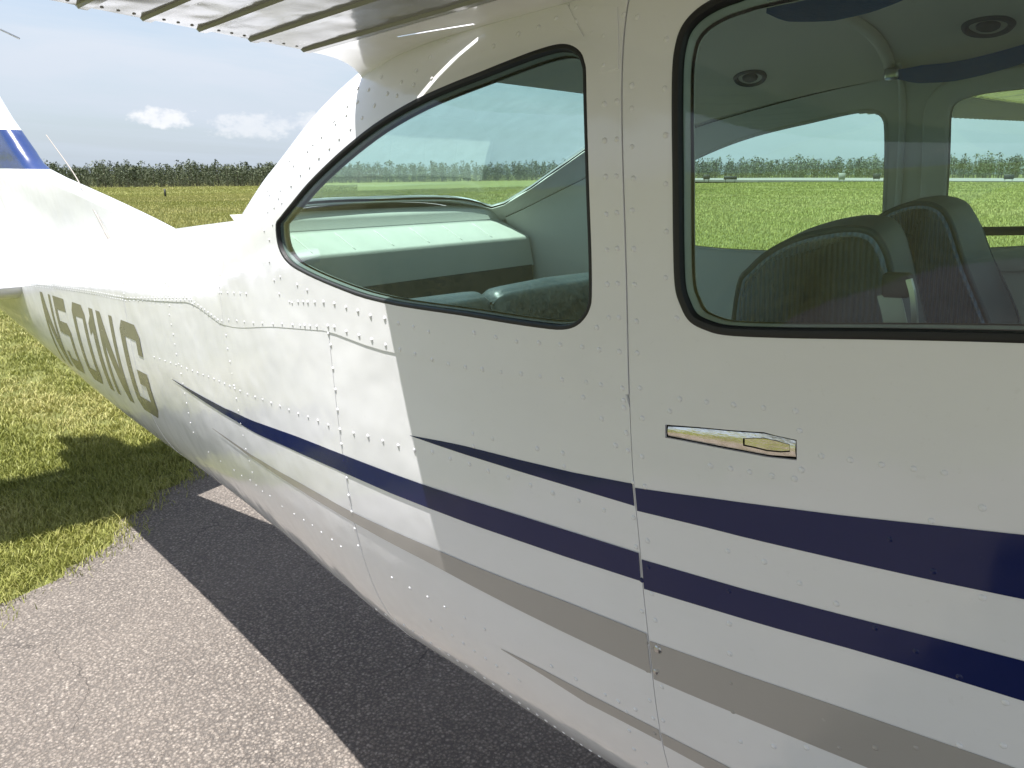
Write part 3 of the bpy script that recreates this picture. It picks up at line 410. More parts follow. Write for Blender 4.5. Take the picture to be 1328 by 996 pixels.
# cabin skin aft of the doors: both sides and the roof, three window openings
lap_s = LAP[(LAP[:, 0] < .03) & (LAP[:, 0] > -1.16)]
right_edge = SEAM[SEAM[:, 1] > ph2q(-9.2)][::-1]                    # going up
lower = np.vstack([[(-1.14, lapq(-1.14))], lap_s[::-1]])
half = np.vstack([lower, right_edge])
full = np.vstack([half, mirror_poly(half)])
cabin_skin = patch('cabin_skin', full, [qwin, mirror_poly(qwin), blw], .018, .0011, 'white_paint', plane)
# tail-cone top
xs = np.linspace(-3.52, -1.1412, 70); lo_ = np.stack([xs, lapq(xs)], 1)
patch('tail_cone_top_skin', np.vstack([lo_, mirror_poly(lo_)]), (), .03, .0010, 'white_paint', plane)
xs = np.linspace(-4.6, -3.5235, 20); lo_ = np.stack([xs, lapq(xs)], 1)
patch('tail_fairing', np.vstack([lo_, mirror_poly(lo_)]), (), .03, .0016, 'white_paint', plane)
BQ = ph2q(-64)
def side_panel(name, x0, x1, res=.02, port=False, off=0.0):
    xs = np.linspace(x0, x1, max(3, int((x1 - x0) / .02)))
    if x1 > -.01:
        s = SEAM[(SEAM[:, 1] < ph2q(-9.2)) & (SEAM[:, 1] > ph2q(-51))]; top = np.stack([xs, lapq(xs)], 1)[::-1]
        top = top[top[:, 0] < .0245]; P = np.vstack([[(x0, BQ), (.03, BQ)], s[::-1], top])
    else: P = np.vstack([[(x0, BQ), (x1, BQ)], np.stack([xs, lapq(xs)], 1)[::-1]])
    return patch(name, mirror_poly(P) if port else P, (), res, off, 'white_paint', plane, gap=0)
for pt_ in (False, True):
    side_panel('side_skin', -.6, .02, .02, pt_); side_panel('side_skin', -1.13, -.6, .02, pt_, .0006)
    side_panel('side_skin', -1.995, -1.13, .025, pt_); side_panel('side_skin', -4.6, -1.995, .03, pt_, .0006)
patch('belly_skin', M([(-4.6, -116), (1.05, -116), (1.05, -64), (-4.6, -64)]), (), .04, .0008, 'white_paint', plane)
# forward hull (outside the picture)
patch('roof_skin', M([(.0155, 39), (.72, 39), (.72, 141), (.0155, 141)]), (), .04, 0, 'white_paint', plane)
patch('windshield', M([(.72, 39), (1.45, 30), (1.45, 150), (.72, 141)]), (), .04, -.002, 'tinted_glass', plane, skirt=0)
for pt_ in (False, True):
    P = M([(1.05, -64), (1.45, -64), (1.45, 30), (1.05, 35)]); patch('front_side_skin', mirror_poly(P) if pt_ else P, (), .04, 0, 'white_paint', plane)
    P = M([(.03, -64), (1.05, -64), (1.05, -52), (.031, -52)]); patch('sill_skin', mirror_poly(P) if pt_ else P, (), .04, 0, 'white_paint', plane)
patch('engine_cowl', M([(1.45, -90), (2.2, -90), (2.2, 269.9), (1.45, 269.9)]), (), .06, .001, 'white_paint', plane)
zc_ = section(np.full(24, 2.2), np.linspace(-90, 270, 25)[:-1]); mesh('cowl_nose', list(zc_) + [(2.32, 0, 1.1)], [(i, (i + 1) % 24, 24) for i in range(24)], plane, 'white_paint')

def bulge(amount):
    def f(v, O):
        lo, hi = O.min(0), O.max(0); t = (v - (lo + hi) / 2) / ((hi - lo) / 2); return amount * np.clip(1 - t[:, 1] ** 2, 0, 1) * np.clip(1 - t[:, 0] ** 4, 0, 1)
    return f
def window(poly, name, seal_w, gmat, parent, bul=.004, smat='black_rubber'):
    g = patch(name, inset(poly, seal_w * .5), (), .03, -.006, gmat, parent, gap=0, skirt=0, warp=bulge(bul), own=True)
    ring('window_seal', poly, [(-.0006, .0005), (.0003, .0013), (seal_w * .4, .0016), (seal_w * .85, .0008), (seal_w, -.004), (seal_w + .0003, -.009)], g, smat)
    return g
for pl in (qwin, mirror_poly(qwin)): window(pl, 'quarter_window', .0058, 'tinted_glass', plane)
window(blw, 'rear_window', .004, 'rear_glass', plane, bul=0, smat='trim_grey')

# ---- doors
hout = M(FEAT['h_out'])
def door(port):
    d = bpy.data.objects.new('cabin_door', None); COL.objects.link(d); d.parent = plane
    s = SEAM[(SEAM[:, 1] <= ph2q(39)) & (SEAM[:, 1] >= ph2q(-52))] + np.array([.0009, 0])
    P = np.vstack([s, M([(.05, -52), (1.045, -52), (1.045, 35), (.9, 38.5), (.6, 39)])])
    f = mirror_poly if port else (lambda q: q)
    holes = [f(dwin)] + ([] if port else [hout])
    patch('door_skin', f(P), holes, .018, 0, 'white_paint', d)
    J = M([(-.02, -50), (.055, -50), (.055, 38), (-.02, 38)]); patch('jamb_backing', f(J), (), .02, -.0045, 'white_paint', d, gap=0, skirt=0)  # white strip added behind the seam so the gap stays light
    window(f(dwin), 'door_window', .0082, 'tinted_glass', d, .020)
    return d
door_r = door(False); door_l = door(True)
bevel_box('window_bar', .14, .92, .552, .560, 1.466, 1.484, .002, door_l, 'seat_dark', 1)
# handle in its recess
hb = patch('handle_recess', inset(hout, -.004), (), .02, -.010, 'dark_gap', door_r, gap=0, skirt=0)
hw = M(FEAT['h_plate']); tr = M(FEAT['h_trig'])
hx0, hx1 = hw[:, 0].min(), hw[:, 0].max()
def crown(v, O):
    o_ = inset(O, 0); up_ = np.array([np.ptp(o_[:, 1])]); e = []
    for p in v:
        m = O[np.abs(O[:, 0] - p[0]) < .006][:, 1]; mid = (m.max() + m.min()) / 2 if len(m) else p[1]; h_ = max((m.max() - m.min()) / 2 if len(m) else .01, .004); e.append(1 - min(1, ((p[1] - mid) / h_) ** 2))
    return .0022 * np.array(e)
handle = patch('door_handle', inset(hw, .0007), [tr], .005, -.0022, 'worn_chrome', door_r, gap=0, skirt=0, warp=crown, own=True)
patch('handle_trigger', inset(tr, .0011), (), .006, -.0020, 'worn_chrome', handle, gap=0, skirt=.005)
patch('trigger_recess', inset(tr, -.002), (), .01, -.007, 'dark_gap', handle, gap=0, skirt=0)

# ---- stripes and registration letters (thin paint films laid on their panels)
SOFF = {'blueA_q': .0006, 'blueB_q': .0012, 'taupeC_q': .0012, 'taupeD_q': .0006}
def film(name, P, parent, mat, off, res=.02):
    return patch(name, P, (), res, off, mat, parent, gap=0, skirt=0)
for k in ('blueA_q', 'blueB_q', 'taupeC_q', 'taupeD_q', 'blueA_d', 'blueB_d', 'taupeC_d', 'taupeD_d'):
    a, b = M(FEAT[k][0]), M(FEAT[k][1])
    if k.endswith('q'):                                             # end at the door seam
        for L in (a, b): L[-1, 0] = seamx(L[-1, 1]) - .0012
    else:
        for L in (a, b): L[0, 0] = seamx(L[0, 1]) + .0022
    film('stripe', np.vstack([a, b[::-1]]), door_r if k.endswith('d') else plane, 'navy_paint' if k.startswith('blue') else 'taupe_paint', SOFF.get(k, .0006))
GLY = {'N': [[(0, 0), (.2, 0), (.2, .62), (.74, 0), (1, 0), (1, 1), (.8, 1), (.8, .38), (.26, 1), (0, 1)]],
       '5': [[(0, .52), (0, 1), (.95, 1), (.95, .83), (.22, .83), (.22, .67), (.3, .68), (.84, .68), (1, .57), (1, .11), (.84, 0), (.16, 0), (0, .11), (0, .26), (.22, .26), (.22, .17), (.78, .17), (.78, .51), (.22, .51), (.2, .52)]],
       '0': [[(.16, 0), (.84, 0), (1, .11), (1, .89), (.84, 1), (.16, 1), (0, .89), (0, .11)], [(.24, .17), (.76, .17), (.77, .83), (.24, .83)]],
       '1': [[(.42, 0), (1, 0), (1, 1), (.42, 1), (.42, .9), (0, .8), (0, .66), (.42, .72)]],
       'G': [[(.16, 0), (.84, 0), (1, .11), (1, .5), (.5, .5), (.5, .34), (.78, .34), (.78, .17), (.24, .17), (.24, .83), (.78, .83), (.78, .68), (1, .68), (1, .89), (.84, 1), (.16, 1), (0, .89), (0, .11)]]}
for ch, x0, x1 in (('N', -3.11, -2.955), ('5', -2.918, -2.755), ('0', -2.672, -2.505), ('1', -2.475, -2.39), ('N', -2.352, -2.165), ('G', -2.095, -1.892)):
    loops = []
    for L in GLY[ch]:
        L = resample(np.array(L, float), .08)
        x = x0 + L[:, 0] * (x1 - x0); zt_ = 1.318 - .040 * (x + 3.11); z = zt_ - (1 - L[:, 1]) * .305
        loops.append(np.stack([x, ph2q(ph_of_z(x, z))], 1))
    patch('registration_letter', loops[0], loops[1:], .02, .0013 if x0 < -2 else .0013, 'olive_paint', plane, gap=0, skirt=0)

# ---- rivets
def rivet_mesh(seg=8, r=.0031, h=.0013):
    V = []; Fc = []
    prof = [(1.0, 0), (.86, .55), (.5, .92)]
    for a, b in prof:
        for k in range(seg): t = 2 * math.pi * k / seg; V.append((r * a * math.cos(t), r * a * math.sin(t), h * b))
    V.append((0, 0, h))
    for j in range(2):
        for k in range(seg): Fc.append((j * seg + k, j * seg + (k + 1) % seg, (j + 1) * seg + (k + 1) % seg, (j + 1) * seg + k))
    for k in range(seg): Fc.append((2 * seg + k, 2 * seg + (k + 1) % seg, 3 * seg))
    return np.array(V), Fc
RV, RF = rivet_mesh(); RMESH = {}
for i, mn in enumerate(('white_paint', 'navy_paint', 'taupe_paint')):
    me = bpy.data.meshes.new('rivet'); me.from_pydata([tuple(v) for v in RV], [], RF); me.polygons.foreach_set('use_smooth', [True] * len(me.polygons)); me.materials.append(MATS[mn]); RMESH[i] = me
riv = np.array(FEAT['rivets']); Rm = M(riv[:, :2]); riv = riv[~(pip(Rm, inset(qwin, -.004)) | pip(Rm, inset(dwin, -.004)))]; onlap = lambda x, q: (q > lapq(x) - .001)
offs = []
for x, p, m in riv:
    q = ph2q(p); on_door = x > seamx(q) + .001
    offs.append(0.0 if on_door else (.0011 if q > lapq(x) and x > -1.14 else .0010 if q > lapq(x) else .0006 if (-1.13 < x < -.6 or x < -2) else 0.0))
RP, RN = hull(riv[:, 0], riv[:, 1], np.array(offs))
near = np.argsort(-riv[:, 0])
big = set(near[:296].tolist()); SV = []; SF = []
for i, (x, p, m) in enumerate(riv):
    z = Vector(RN[i]); ax = Vector((0, 0, 1)).cross(z).normalized(); ay = z.cross(ax); s = RNG.uniform(.9, 1.1) * (1.12 if x > -.7 else .95)
    Mx = Matrix((ax, ay, z)).transposed().to_4x4()
    Mx.translation = Vector(RP[i]) - z * .00005
    if i in big:
        o = bpy.data.objects.new('rivet', RMESH[int(m)]); COL.objects.link(o); o.parent = door_r if x > seamx(ph2q(p)) + .001 else plane
        o.matrix_local = Mx @ Matrix.Scale(s, 4)
    else:
        b0 = len(SV); R3 = np.array(Mx.to_3x3()); SV += list((RV * s) @ R3.T + np.array(Mx.translation)); SF += [tuple(b0 + k for k in f) for f in RF]
props(mesh('small_rivets', SV, SF, plane, 'white_paint'), kind='stuff')
for (x, p), r_s in zip(FEAT['screws'], (2.0, 1.35)):
    P1, N1 = hull(np.array([x]), np.array([p]), .0003); z = Vector(N1[0]); ax = Vector((0, 0, 1)).cross(z).normalized(); Mx = Matrix((ax, z.cross(ax), z)).transposed(); R3 = np.array(Mx)
    mesh('screw', (RV * r_s) @ R3.T + P1[0], RF, door_r, 'steel')
patch('reinforcing_strap', M(FEAT['strap']), (), .012, .0021, 'white_paint', plane, gap=0, skirt=.0012)
# ---- wing
def zl(y): return 1.803 + .030 * (abs(y) - .6)
def te(y): return -.491 + .066 * (abs(y) - .615)
def le(y): return 1.25 - .055 * max(0, abs(y) - 1.5)
def loft(name, secs, parent, mat, caps=True):
    n = len(secs[0]); V = [p for s in secs for p in s]; Fc = []
    for j in range(len(secs) - 1):
        for i in range(n): Fc.append((j * n + i, j * n + (i + 1) % n, (j + 1) * n + (i + 1) % n, (j + 1) * n + i))
    if caps: Fc += [tuple(range(n))[::-1], tuple((len(secs) - 1) * n + i for i in range(n))]
    o = mesh(name, V, Fc, parent, mat); sharp(o, 35); return o
def wing_sec(y, s, f0):
    """main wing ahead of the flap: rear face at chord fraction f0"""
    L, T, z0 = le(y), te(y), zl(y); c = L - T; th = .215 * c / 1.74
    low = [(f, (max(0, (f - .80) / .2) ** 2) * .085) for f in np.linspace(f0, 1, 14)]
    up = [(f, th * (2.6 * math.sqrt(max(0, 1 - f)) * f ** .9 * .78 + .01)) for f in np.linspace(1, f0, 22)]
    up = [(f, max(z, .085 * ((f - .8) / .2) ** 2 if f > .8 else 0)) for f, z in up][1:]
    return [(T + f * c, s * y, z0 + z) for f, z in low + up]
def flap_sec(y, s, f1):
    L, T, z0 = le(y), te(y), zl(y); c = L - T; th = .215 * c / 1.74
    low = [(f, 0.0) for f in np.linspace(0, f1 - .02, 8)]; nose = [(f1 - .006, .008), (f1, .03), (f1 - .004, .055)]
    up = [(f, th * (2.6 * math.sqrt(1 - f) * f ** .9 * .78) + .004) for f in np.linspace(f1 - .01, 0, 10)]
    return [(T + f * c, s * y, z0 + z) for f, z in low + nose + up]
for s in (-1, 1):
    w = loft('wing', [wing_sec(y, s, .246) for y in (.545, .9, 1.6, 2.4, 3.4, 4.4, 5.1, 5.35)], plane, 'white_paint')
    fl = loft('flap', [flap_sec(y, s, .255) for y in np.linspace(.612, 2.9, 8)], plane, 'flap_paint')
    al = loft('aileron', [flap_sec(y, s, .255) for y in np.linspace(2.91, 5.2, 8)], plane, 'flap_paint')
    ys = [.622, .709, .784, .857, .931] + [.931 + .0745 * k for k in range(1, 57)]
    for y in ys:
        par_ = fl if y < 2.9 else al
        V = []
        for f, dz in ((-.0008, .0), (.002, -.0035), (.22, -.0035), (.235, .0)):
            x = te(y) + f * (le(y) - te(y))
            for dy, k in ((-.0062, 0), (-.0048, 1), (.0048, 1), (.0062, 0)): V.append((x, s * (y + dy), zl(y + dy) + (dz - .0008 if k else .001)))
        Fc = [(a * 4 + b, a * 4 + b + 1, a * 4 + b + 5, a * 4 + b + 4) for a in range(3) for b in range(3)] + [(0, 1, 2, 3), (12, 13, 14, 15)]
        mesh('stiffener', V, Fc, par_, 'flap_paint', smooth=False)
    V = []; Fc = []
    for a, b in zip(ys[:-1], ys[1:]):
        for t in (.25, .5, .75):
            y = a + (b - a) * t; b0 = len(V); V += [(te(y) + .012 + q[0] * .75, s * y + q[1] * .75, zl(y) - q[2] * .9) for q in RV]; Fc += [tuple(b0 + k for k in f) for f in RF]
    props(mesh('edge_rivets', V, Fc, fl, 'flap_paint'), kind='stuff')
    # root fillet between flap and hull
    secs = []
    for x in list(np.linspace(-.493, -.34, 7)) + list(np.linspace(-.34, -.221, 5))[1:] + list(np.linspace(-.221, 1.15, 22))[1:]:
        zb_ = float(np.interp(x, [-.493, -.46, -.40, -.33, -.23, 0, .3, 1.2], [1.770, 1.778, 1.791, 1.797, 1.797, 1.794, 1.79, 1.80]))
        B = section(np.array(x), ph_of_z(np.array(x), np.array(zb_))); By, Bz = -float(B[1]) - .004, zb_
        Ay, Az = .606, zl(.606) - .0008
        ysl = float(np.interp(x, [-.45, -.339, -.222, .2], [.590, .576, .551, .545])); ysl = min(max(ysl, By + .006), Ay - .006)
        ts = [math.asin(min(1, max(0, (Ay - yy) / (Ay - By)))) for yy in (ysl + .0018, ysl - .0018)]
        tl = list(np.linspace(0, ts[0], 8)) + list(np.linspace(ts[1], math.pi / 2, 8))
        secs.append([(x, s * (Ay - .004), Az + .045), (x, s * Ay, Az + .02)] + [(x, s * (Ay + (By - Ay) * math.sin(t)), Az + (Bz - Az) * (1 - math.cos(t))) for t in tl])
    n_ = len(secs[0]); V = [p for q in secs for p in q]; Fc = []
    for j in range(len(secs) - 1):
        for i in range(n_ - 1):
            xm = (secs[j][0][0] + secs[j + 1][0][0]) / 2
            if i == 9 and -.340 < xm < -.221: continue  # slit added in the fairing only to throw a sun streak on the hull
            Fc.append((j * n_ + i, j * n_ + i + 1, (j + 1) * n_ + i + 1, (j + 1) * n_ + i))
    sharp(mesh('wing_root_fairing', V, Fc, plane, 'white_paint'), 50)

# ---- fin, dorsal fillet, rudder, stabilator
FLE = [(1.25, -1.90), (1.55, -2.06), (1.633, -2.283), (1.713, -2.74), (1.795, -3.24), (1.83, -3.423), (1.862, -3.50), (1.94, -3.61), (2.007, -3.703), (2.072, -3.794), (2.26, -4.0), (2.56, -4.33), (2.66, -4.44)]
def fin_row(z0, x0, x1):
    c = x0 - x1; out = []; tm = .105 * min(1, .55 + .45 * (2.9 - z0)) if z0 > 1.9 else .10 - .05 * max(0, (1.75 - z0)) / .3
    ds = [0, .0015, .005, .012, .022, .036, .055, .08, .12, .2] + [.2 + (c - .2) * k / 10 for k in range(1, 11)]
    for d in ds:
        h = tm * .5 * min(1.0, math.sqrt(d / .075) * (1.5 - .5 * min(1, d / .075))) if d < .075 else tm * .5 * (1 - max(0, d / c - .35) * .8)
        x = x0 - d; out.append((x, max(h, .0005 if d == 0 else .002), z0 - .073 * (x + 3.42)))
    return [(x, -h, z) for x, h, z in out] + [(x, h, z) for x, h, z in out[::-1]]
def fin_part(name, za, zb, mat, n, parent):
    zz = np.array([p[0] for p in FLE]); xx = np.array([p[1] for p in FLE])
    return loft(name, [fin_row(z, float(np.interp(z, zz, xx)), -4.55 - .12 * (z - 1.4)) for z in np.linspace(za, zb, n)], parent, mat)
fin = fin_part('tail_fin', 1.25, 1.832, 'white_paint', 18, plane)
fin_part('fin_band', 1.8322, 2.007, 'blue_paint', 8, fin); fin_part('fin_tip', 2.0072, 2.66, 'white_paint', 12, fin)
rd = loft('rudder', [[(-4.56 - .12 * (z - 1.4), .03, z + .083), (-4.56 - .12 * (z - 1.4), -.03, z + .083), (-4.95 - .02 * (z - 1.4), 0, z + .11)] for z in (1.5, 2.1, 2.72)], plane, 'white_paint')
for s in (-1, 1):
    def st(y):
        x0 = -3.42 - .20 * max(0, y - .2); c = .90; o = []
        F = np.linspace(0, 1, 16) ** 1.7; h = .060 * np.minimum(1, 2.9 * np.sqrt(F) * (1 - F) ** .55 * 1.0)
        return [(x0 - f * c, s * y, 1.325 + g) for f, g in zip(F, h)] + [(x0 - f * c, s * y, 1.325 - g) for f, g in list(zip(F, h))[::-1][:-1]]
    loft('stabilator', [st(y) for y in (.06, .2, .3, .8, 1.4, 1.78)], plane, 'white_paint')
ant = catmull([(-2.70, -.05, 1.512), (-2.735, -.05, 1.548), (-2.80, -.045, 1.61), (-2.90, -.035, 1.685), (-3.037, -.02, 1.793), (-3.261, -.02, 1.963)], 30)
tube('whip_antenna', ant, np.interp(np.linspace(0, 1, len(ant)), [0, .18, .2, 1], [.0058, .0058, .0042, .0020]), plane, 'antenna_tan', 6)
tube('antenna_base', [(-2.695, -.05, 1.49), (-2.70, -.05, 1.514), (-2.705, -.05, 1.522)], [.012, .009, .004], plane, 'steel', 8)
tube('nav_antenna', [(-4.71, .0, 2.82), (-4.03, .20, 2.502)], [.005, .0045], plane, 'steel', 6)
tube('nav_antenna', [(-4.71, .0, 2.82), (-4.03, -.20, 2.502)], [.005, .0045], plane, 'steel', 6)

# ---- landing gear
def wheel(parent, x, y, r, w):
    pr = [(r * .45, -w / 2), (r * .8, -w / 2), (r * .96, -w * .3), (r, 0), (r * .96, w * .3), (r * .8, w / 2), (r * .45, w / 2)]
    V = []; Fc = []; n = 28
    for k in range(n):
        t = 2 * math.pi * k / n; V += [(x + a * math.cos(t), y + b, r + a * math.sin(t)) for a, b in pr]
    m = len(pr)
    for k in range(n):
        for j in range(m): Fc.append((k * m + j, k * m + (j + 1) % m, ((k + 1) % n) * m + (j + 1) % m, ((k + 1) % n) * m + j))
    t = mesh('tyre', V, Fc, parent, 'tyre')
    V = [(x, y + s * w * .3, r) for s in (-1, 1)]; 
    for s in (-1, 1): V += [(x + r * .46 * math.cos(2 * math.pi * k / n), y + s * w * .42, r + r * .46 * math.sin(2 * math.pi * k / n)) for k in range(n)]
    Fc = [(0, 2 + k, 2 + (k + 1) % n) for k in range(n)] + [(1, 2 + n + k, 2 + n + (k + 1) % n) for k in range(n)]
    mesh('wheel_hub', V, Fc, parent, 'steel'); return t
inv = Matrix.Rotation(TAU, 4, 'Y')
for s in (-1, 1):
    g = bpy.data.objects.new('landing_gear', None); COL.objects.link(g); g.parent = plane
    g.matrix_local = Matrix(Matrix.Translation((.0733, 0, .0022)) @ Matrix.Rotation(-TAU, 4, 'Y')).inverted()   # wheels stand on the ground
    tube('gear_leg', [(.30, s * .25, .72), (.28, s * .6, .55), (.26, s * 1.12, .22)], [.04, .035, .025], g, 'white_paint'); wheel(g, .26, s * 1.2, .21, .15)
g = bpy.data.objects.new('nose_gear', None); COL.objects.link(g); g.parent = plane
g.matrix_local = Matrix(Matrix.Translation((.0733, 0, .0022)) @ Matrix.Rotation(-TAU, 4, 'Y')).inverted()
tube('gear_leg', [(1.95, 0, .95), (2.05, -.075, .5), (2.1, -.075, .2)], [.03, .03, .025], g, 'white_paint'); wheel(g, 2.1, 0, .18, .13)

# ------------------------------------------------------------------ cabin interior
LO = -.020
qin = inset(qwin, .0088); din = inset(dwin, .0115)
for pt_ in (False, True):
    f = mirror_poly if pt_ else (lambda q: q)
    nm = 'cabin_wall'
    P = M([(-1.06, -48), (-.004, -48), (-.004, 39), (-1.06, 36)])
    patch(nm, f(P), [f(qin)], .03, LO, 'liner', plane, gap=0, skirt=-.006)
    P = M([(.001, -48), (1.3, -48), (1.3, 38), (.7, 40), (.001, 40)])
    dp = patch('door_lining', f(P), [f(din)], .03, LO - .004, 'liner', door_l if pt_ else door_r, gap=0, skirt=-.006)
    # raised frame round the door window
    ring('window_trim', f(inset(dwin, -.040)), [(-.001, LO - .003), (.0, LO - .011), (.004, LO - .014), (.041, LO - .014), (.048, LO - .011), (.0505, LO)], door_l if pt_ else door_r, 'liner')
    ring('window_reveal', f(qwin), [(.0068, -.006), (.0076, -.012), (.0086, LO - .002)], plane, 'trim_grey')
    ring('window_reveal', f(dwin), [(.0096, -.006), (.0104, -.012), (.0113, LO - .006)], door_l if pt_ else door_r, 'reveal_grey')
    ring('window_trim', f(inset(qwin, -.001)), [(.002, LO), (.004, LO - .003), (.0085, LO - .003), (.0096, LO)], plane, 'liner')
hl = M([(-.56, 39), (.72, 40), (.72, 140), (-.56, 141)])
patch('headliner', hl, (), .04, LO - .008, 'headliner', plane, gap=0, skirt=-.01)
bs = inset(blw, -.02)
patch('rear_window_lining', M([(-1.112, 34), (-.55, 37), (-.55, 143), (-1.112, 146)]), [inset(blw, .006)], .03, LO + .006, 'liner', plane, gap=0, skirt=-.006)
ring('window_reveal', blw, [(.0042, -.006), (.005, -.010), (.0058, LO + .004)], plane, 'liner')
# door-post strip and ceiling bow on both sides
for s in (-1, 1):
    ph = np.linspace(-40, 44, 50); P, N = hull(np.full(50, .0), ph if s < 0 else 180 - ph, LO - .006)
    tube('door_post_trim', P, .007, plane, 'liner', 8)
ph = np.linspace(44, 136, 50); P, N = hull(np.full(50, -.015), ph, LO - .012); tube('ceiling_bow', P, .012, plane, 'headliner', 8)
# sloping shelf under the rear window with stitched ribs, bulkhead below
V = []; Fc = []; ny = 25; prof = [(-1.108, 1.582), (-1.086, 1.570), (-1.079, 1.560), (-1.077, 1.538), (-1.068, 1.530), (-.985, 1.486), (-.981, 1.481), (-.980, 1.474), (-.968, 1.40)]
for x, z in prof:
    wv = -section(np.array(x), np.array(0.))[1] - .036
    for k in range(ny): V.append((x, -wv + 2 * wv * k / (ny - 1), z))
for j in range(len(prof) - 1):
    for k in range(ny - 1): Fc.append((j * ny + k, j * ny + k + 1, (j + 1) * ny + k + 1, (j + 1) * ny + k))
shelf = mesh('rear_shelf', V, Fc, plane, 'shelf_cream'); sharp(shelf, 50)
for y in (-.30, -.18, -.06, .06, .18, .30):
    tube('shelf_rib', [(-1.066, y, 1.5285), (-1.05, y, 1.5205), (-1.0, y, 1.4935), (-.990, y, 1.4885)], [.0012, .0024, .0024, .0008], shelf, 'shelf_cream', 6)
V = []; Fc = []
for x, z in ((-.966, 1.402), (-.95, 1.2), (-.94, .9)):
    wv = min(-section(np.array(x), ph_of_z(np.array(x), np.array(z)))[1] - .03, .44)
    V += [(x, -wv, z), (x, wv, z)]
mesh('baggage_panel', V, [(0, 1, 3, 2), (2, 3, 5, 4)], plane, 'seat_dark')
V, Fc = box_vf(-.94, 1.3, -.33, .33, .80, .82); mesh('cabin_floor', V, Fc, plane, 'seat_dark', smooth=False)
V, Fc = box_vf(.98, 1.02, -.52, .52, .72, 1.42); mesh('instrument_panel', V, Fc, plane, 'seat_dark', smooth=False)

# ---- seats
def seat(name, yc, hw_, prof, yaw=0.0, parent=plane):
    root = bpy.data.objects.new(name, None); COL.objects.link(root); root.parent = parent
    C = catmull(prof, 60, True); cx, cz = C.mean(0)
    C2 = C if area(C) > 0 else C[::-1]
    steps = [(-1, .009, 0), (-.99, .004, 0), (-.97, .000, 0), (-.90, 0, 0), (-.4, -.001, 0), (0, -.001, 0), (.4, 0, 0), (.80, .002, 0), (.93, .014, 0), (.99, .032, 0), (1.0, .05, 0)]
    secs = []
    for s, ins, _ in steps:
        Q = inset(C2, ins); rel = (max(0, abs(s) - .15) ** 2 * (.006 if s < 0 else .040))
        drop = np.clip((Q[:, 1] - 1.30) / .25, 0, 1); secs.append([(x - yaw * (s + 1) / 2, yc + hw_ * s, z - rel * d) for (x, z), d in zip(Q, drop)])
    o = loft('seat_back', secs, root, 'seat_leather')
    # ribbed velour side panels and piping
    for s in (-1, 1):
        Q = inset(C2, .0120); rel = .85 ** 2 * (.006 if s < 0 else .040); drop = np.clip((Q[:, 1] - 1.30) / .25, 0, 1)
        V = [(x - yaw * (s + 1) / 2, yc + s * (hw_ + .0015), z - rel * d) for (x, z), d in zip(Q, drop)]
        Q2 = inset(C2, .0072); drop2 = np.clip((Q2[:, 1] - 1.30) / .25, 0, 1)
        V += [(x - yaw * (s + 1) / 2, yc + s * (hw_ * .992 + .0015), z - rel * d) for (x, z), d in zip(Q2, drop2)]; n = len(Q)
        mesh('side_panel', V, [tuple(range(n))] + [(i, (i + 1) % n, n + (i + 1) % n, n + i) for i in range(n)], root, 'seat_velour')
        Q3 = inset(C2, .0040); drop3 = np.clip((Q3[:, 1] - 1.30) / .25, 0, 1)
        pl = np.array([(x - yaw * (s + 1) / 2, yc + s * hw_ * .985, z - rel * d) for (x, z), d in zip(Q3, drop3)]); pl = np.vstack([pl, pl[:2]])
        tube('piping', pl, .0035, root, 'seat_leather', 6, cap=False)
    bevel_box('seat_cushion', .16, .66, yc - hw_, yc + hw_, .86, 1.04, .04, root, 'seat_velour', 3)
    bevel_box('seat_base', .2, .6, yc - hw_ * .8, yc + hw_ * .8, .72, .86, .01, root, 'seat_dark', 1)
    return root
profA = [(.088, 1.0), (.073, 1.236), (.086, 1.446), (.106, 1.491), (.148, 1.521), (.198, 1.535), (.238, 1.535), (.260, 1.515), (.276, 1.462), (.318, 1.286), (.37, 1.02)]
profB = [(.068, 1.0), (.053, 1.242), (.060, 1.462), (.083, 1.507), (.118, 1.537), (.160, 1.553), (.196, 1.549), (.220, 1.524), (.248, 1.45), (.31, 1.292), (.37, 1.02)]
seat('front_seat', -.235, .205, profA, .085); sb = seat('front_seat', .235, .205, profB, .035)
bevel_box('seat_pocket', .105, .16, .0255, .031, 1.36, 1.45, .002, sb, 'seat_dark', 1)
# rear bench
prof = [(-.83, .95), (-.815, 1.2), (-.80, 1.345), (-.785, 1.372), (-.755, 1.384), (-.72, 1.376), (-.70, 1.34), (-.66, 1.15), (-.60, .95)]
rb = bpy.data.objects.new('rear_bench', None); COL.objects.link(rb); rb.parent = plane
C = inset(catmull(prof, 54, True), 0)
for y0, y1 in ((-.475, -.008), (.008, .475)):
    secs = []
    for s, ins in ((0, .03), (.02, .012), (.06, .002), (.12, 0), (.5, -.004), (.88, 0), (.94, .002), (.98, .012), (1, .03)):
        Q = inset(C, ins); secs.append([(x, y0 + (y1 - y0) * s, z) for x, z in Q])
    loft('bench_back', secs, rb, 'bench_leather')
bevel_box('bench_cushion', -.70, -.2, -.46, .46, .82, 1.0, .04, rb, 'seat_velour', 3)

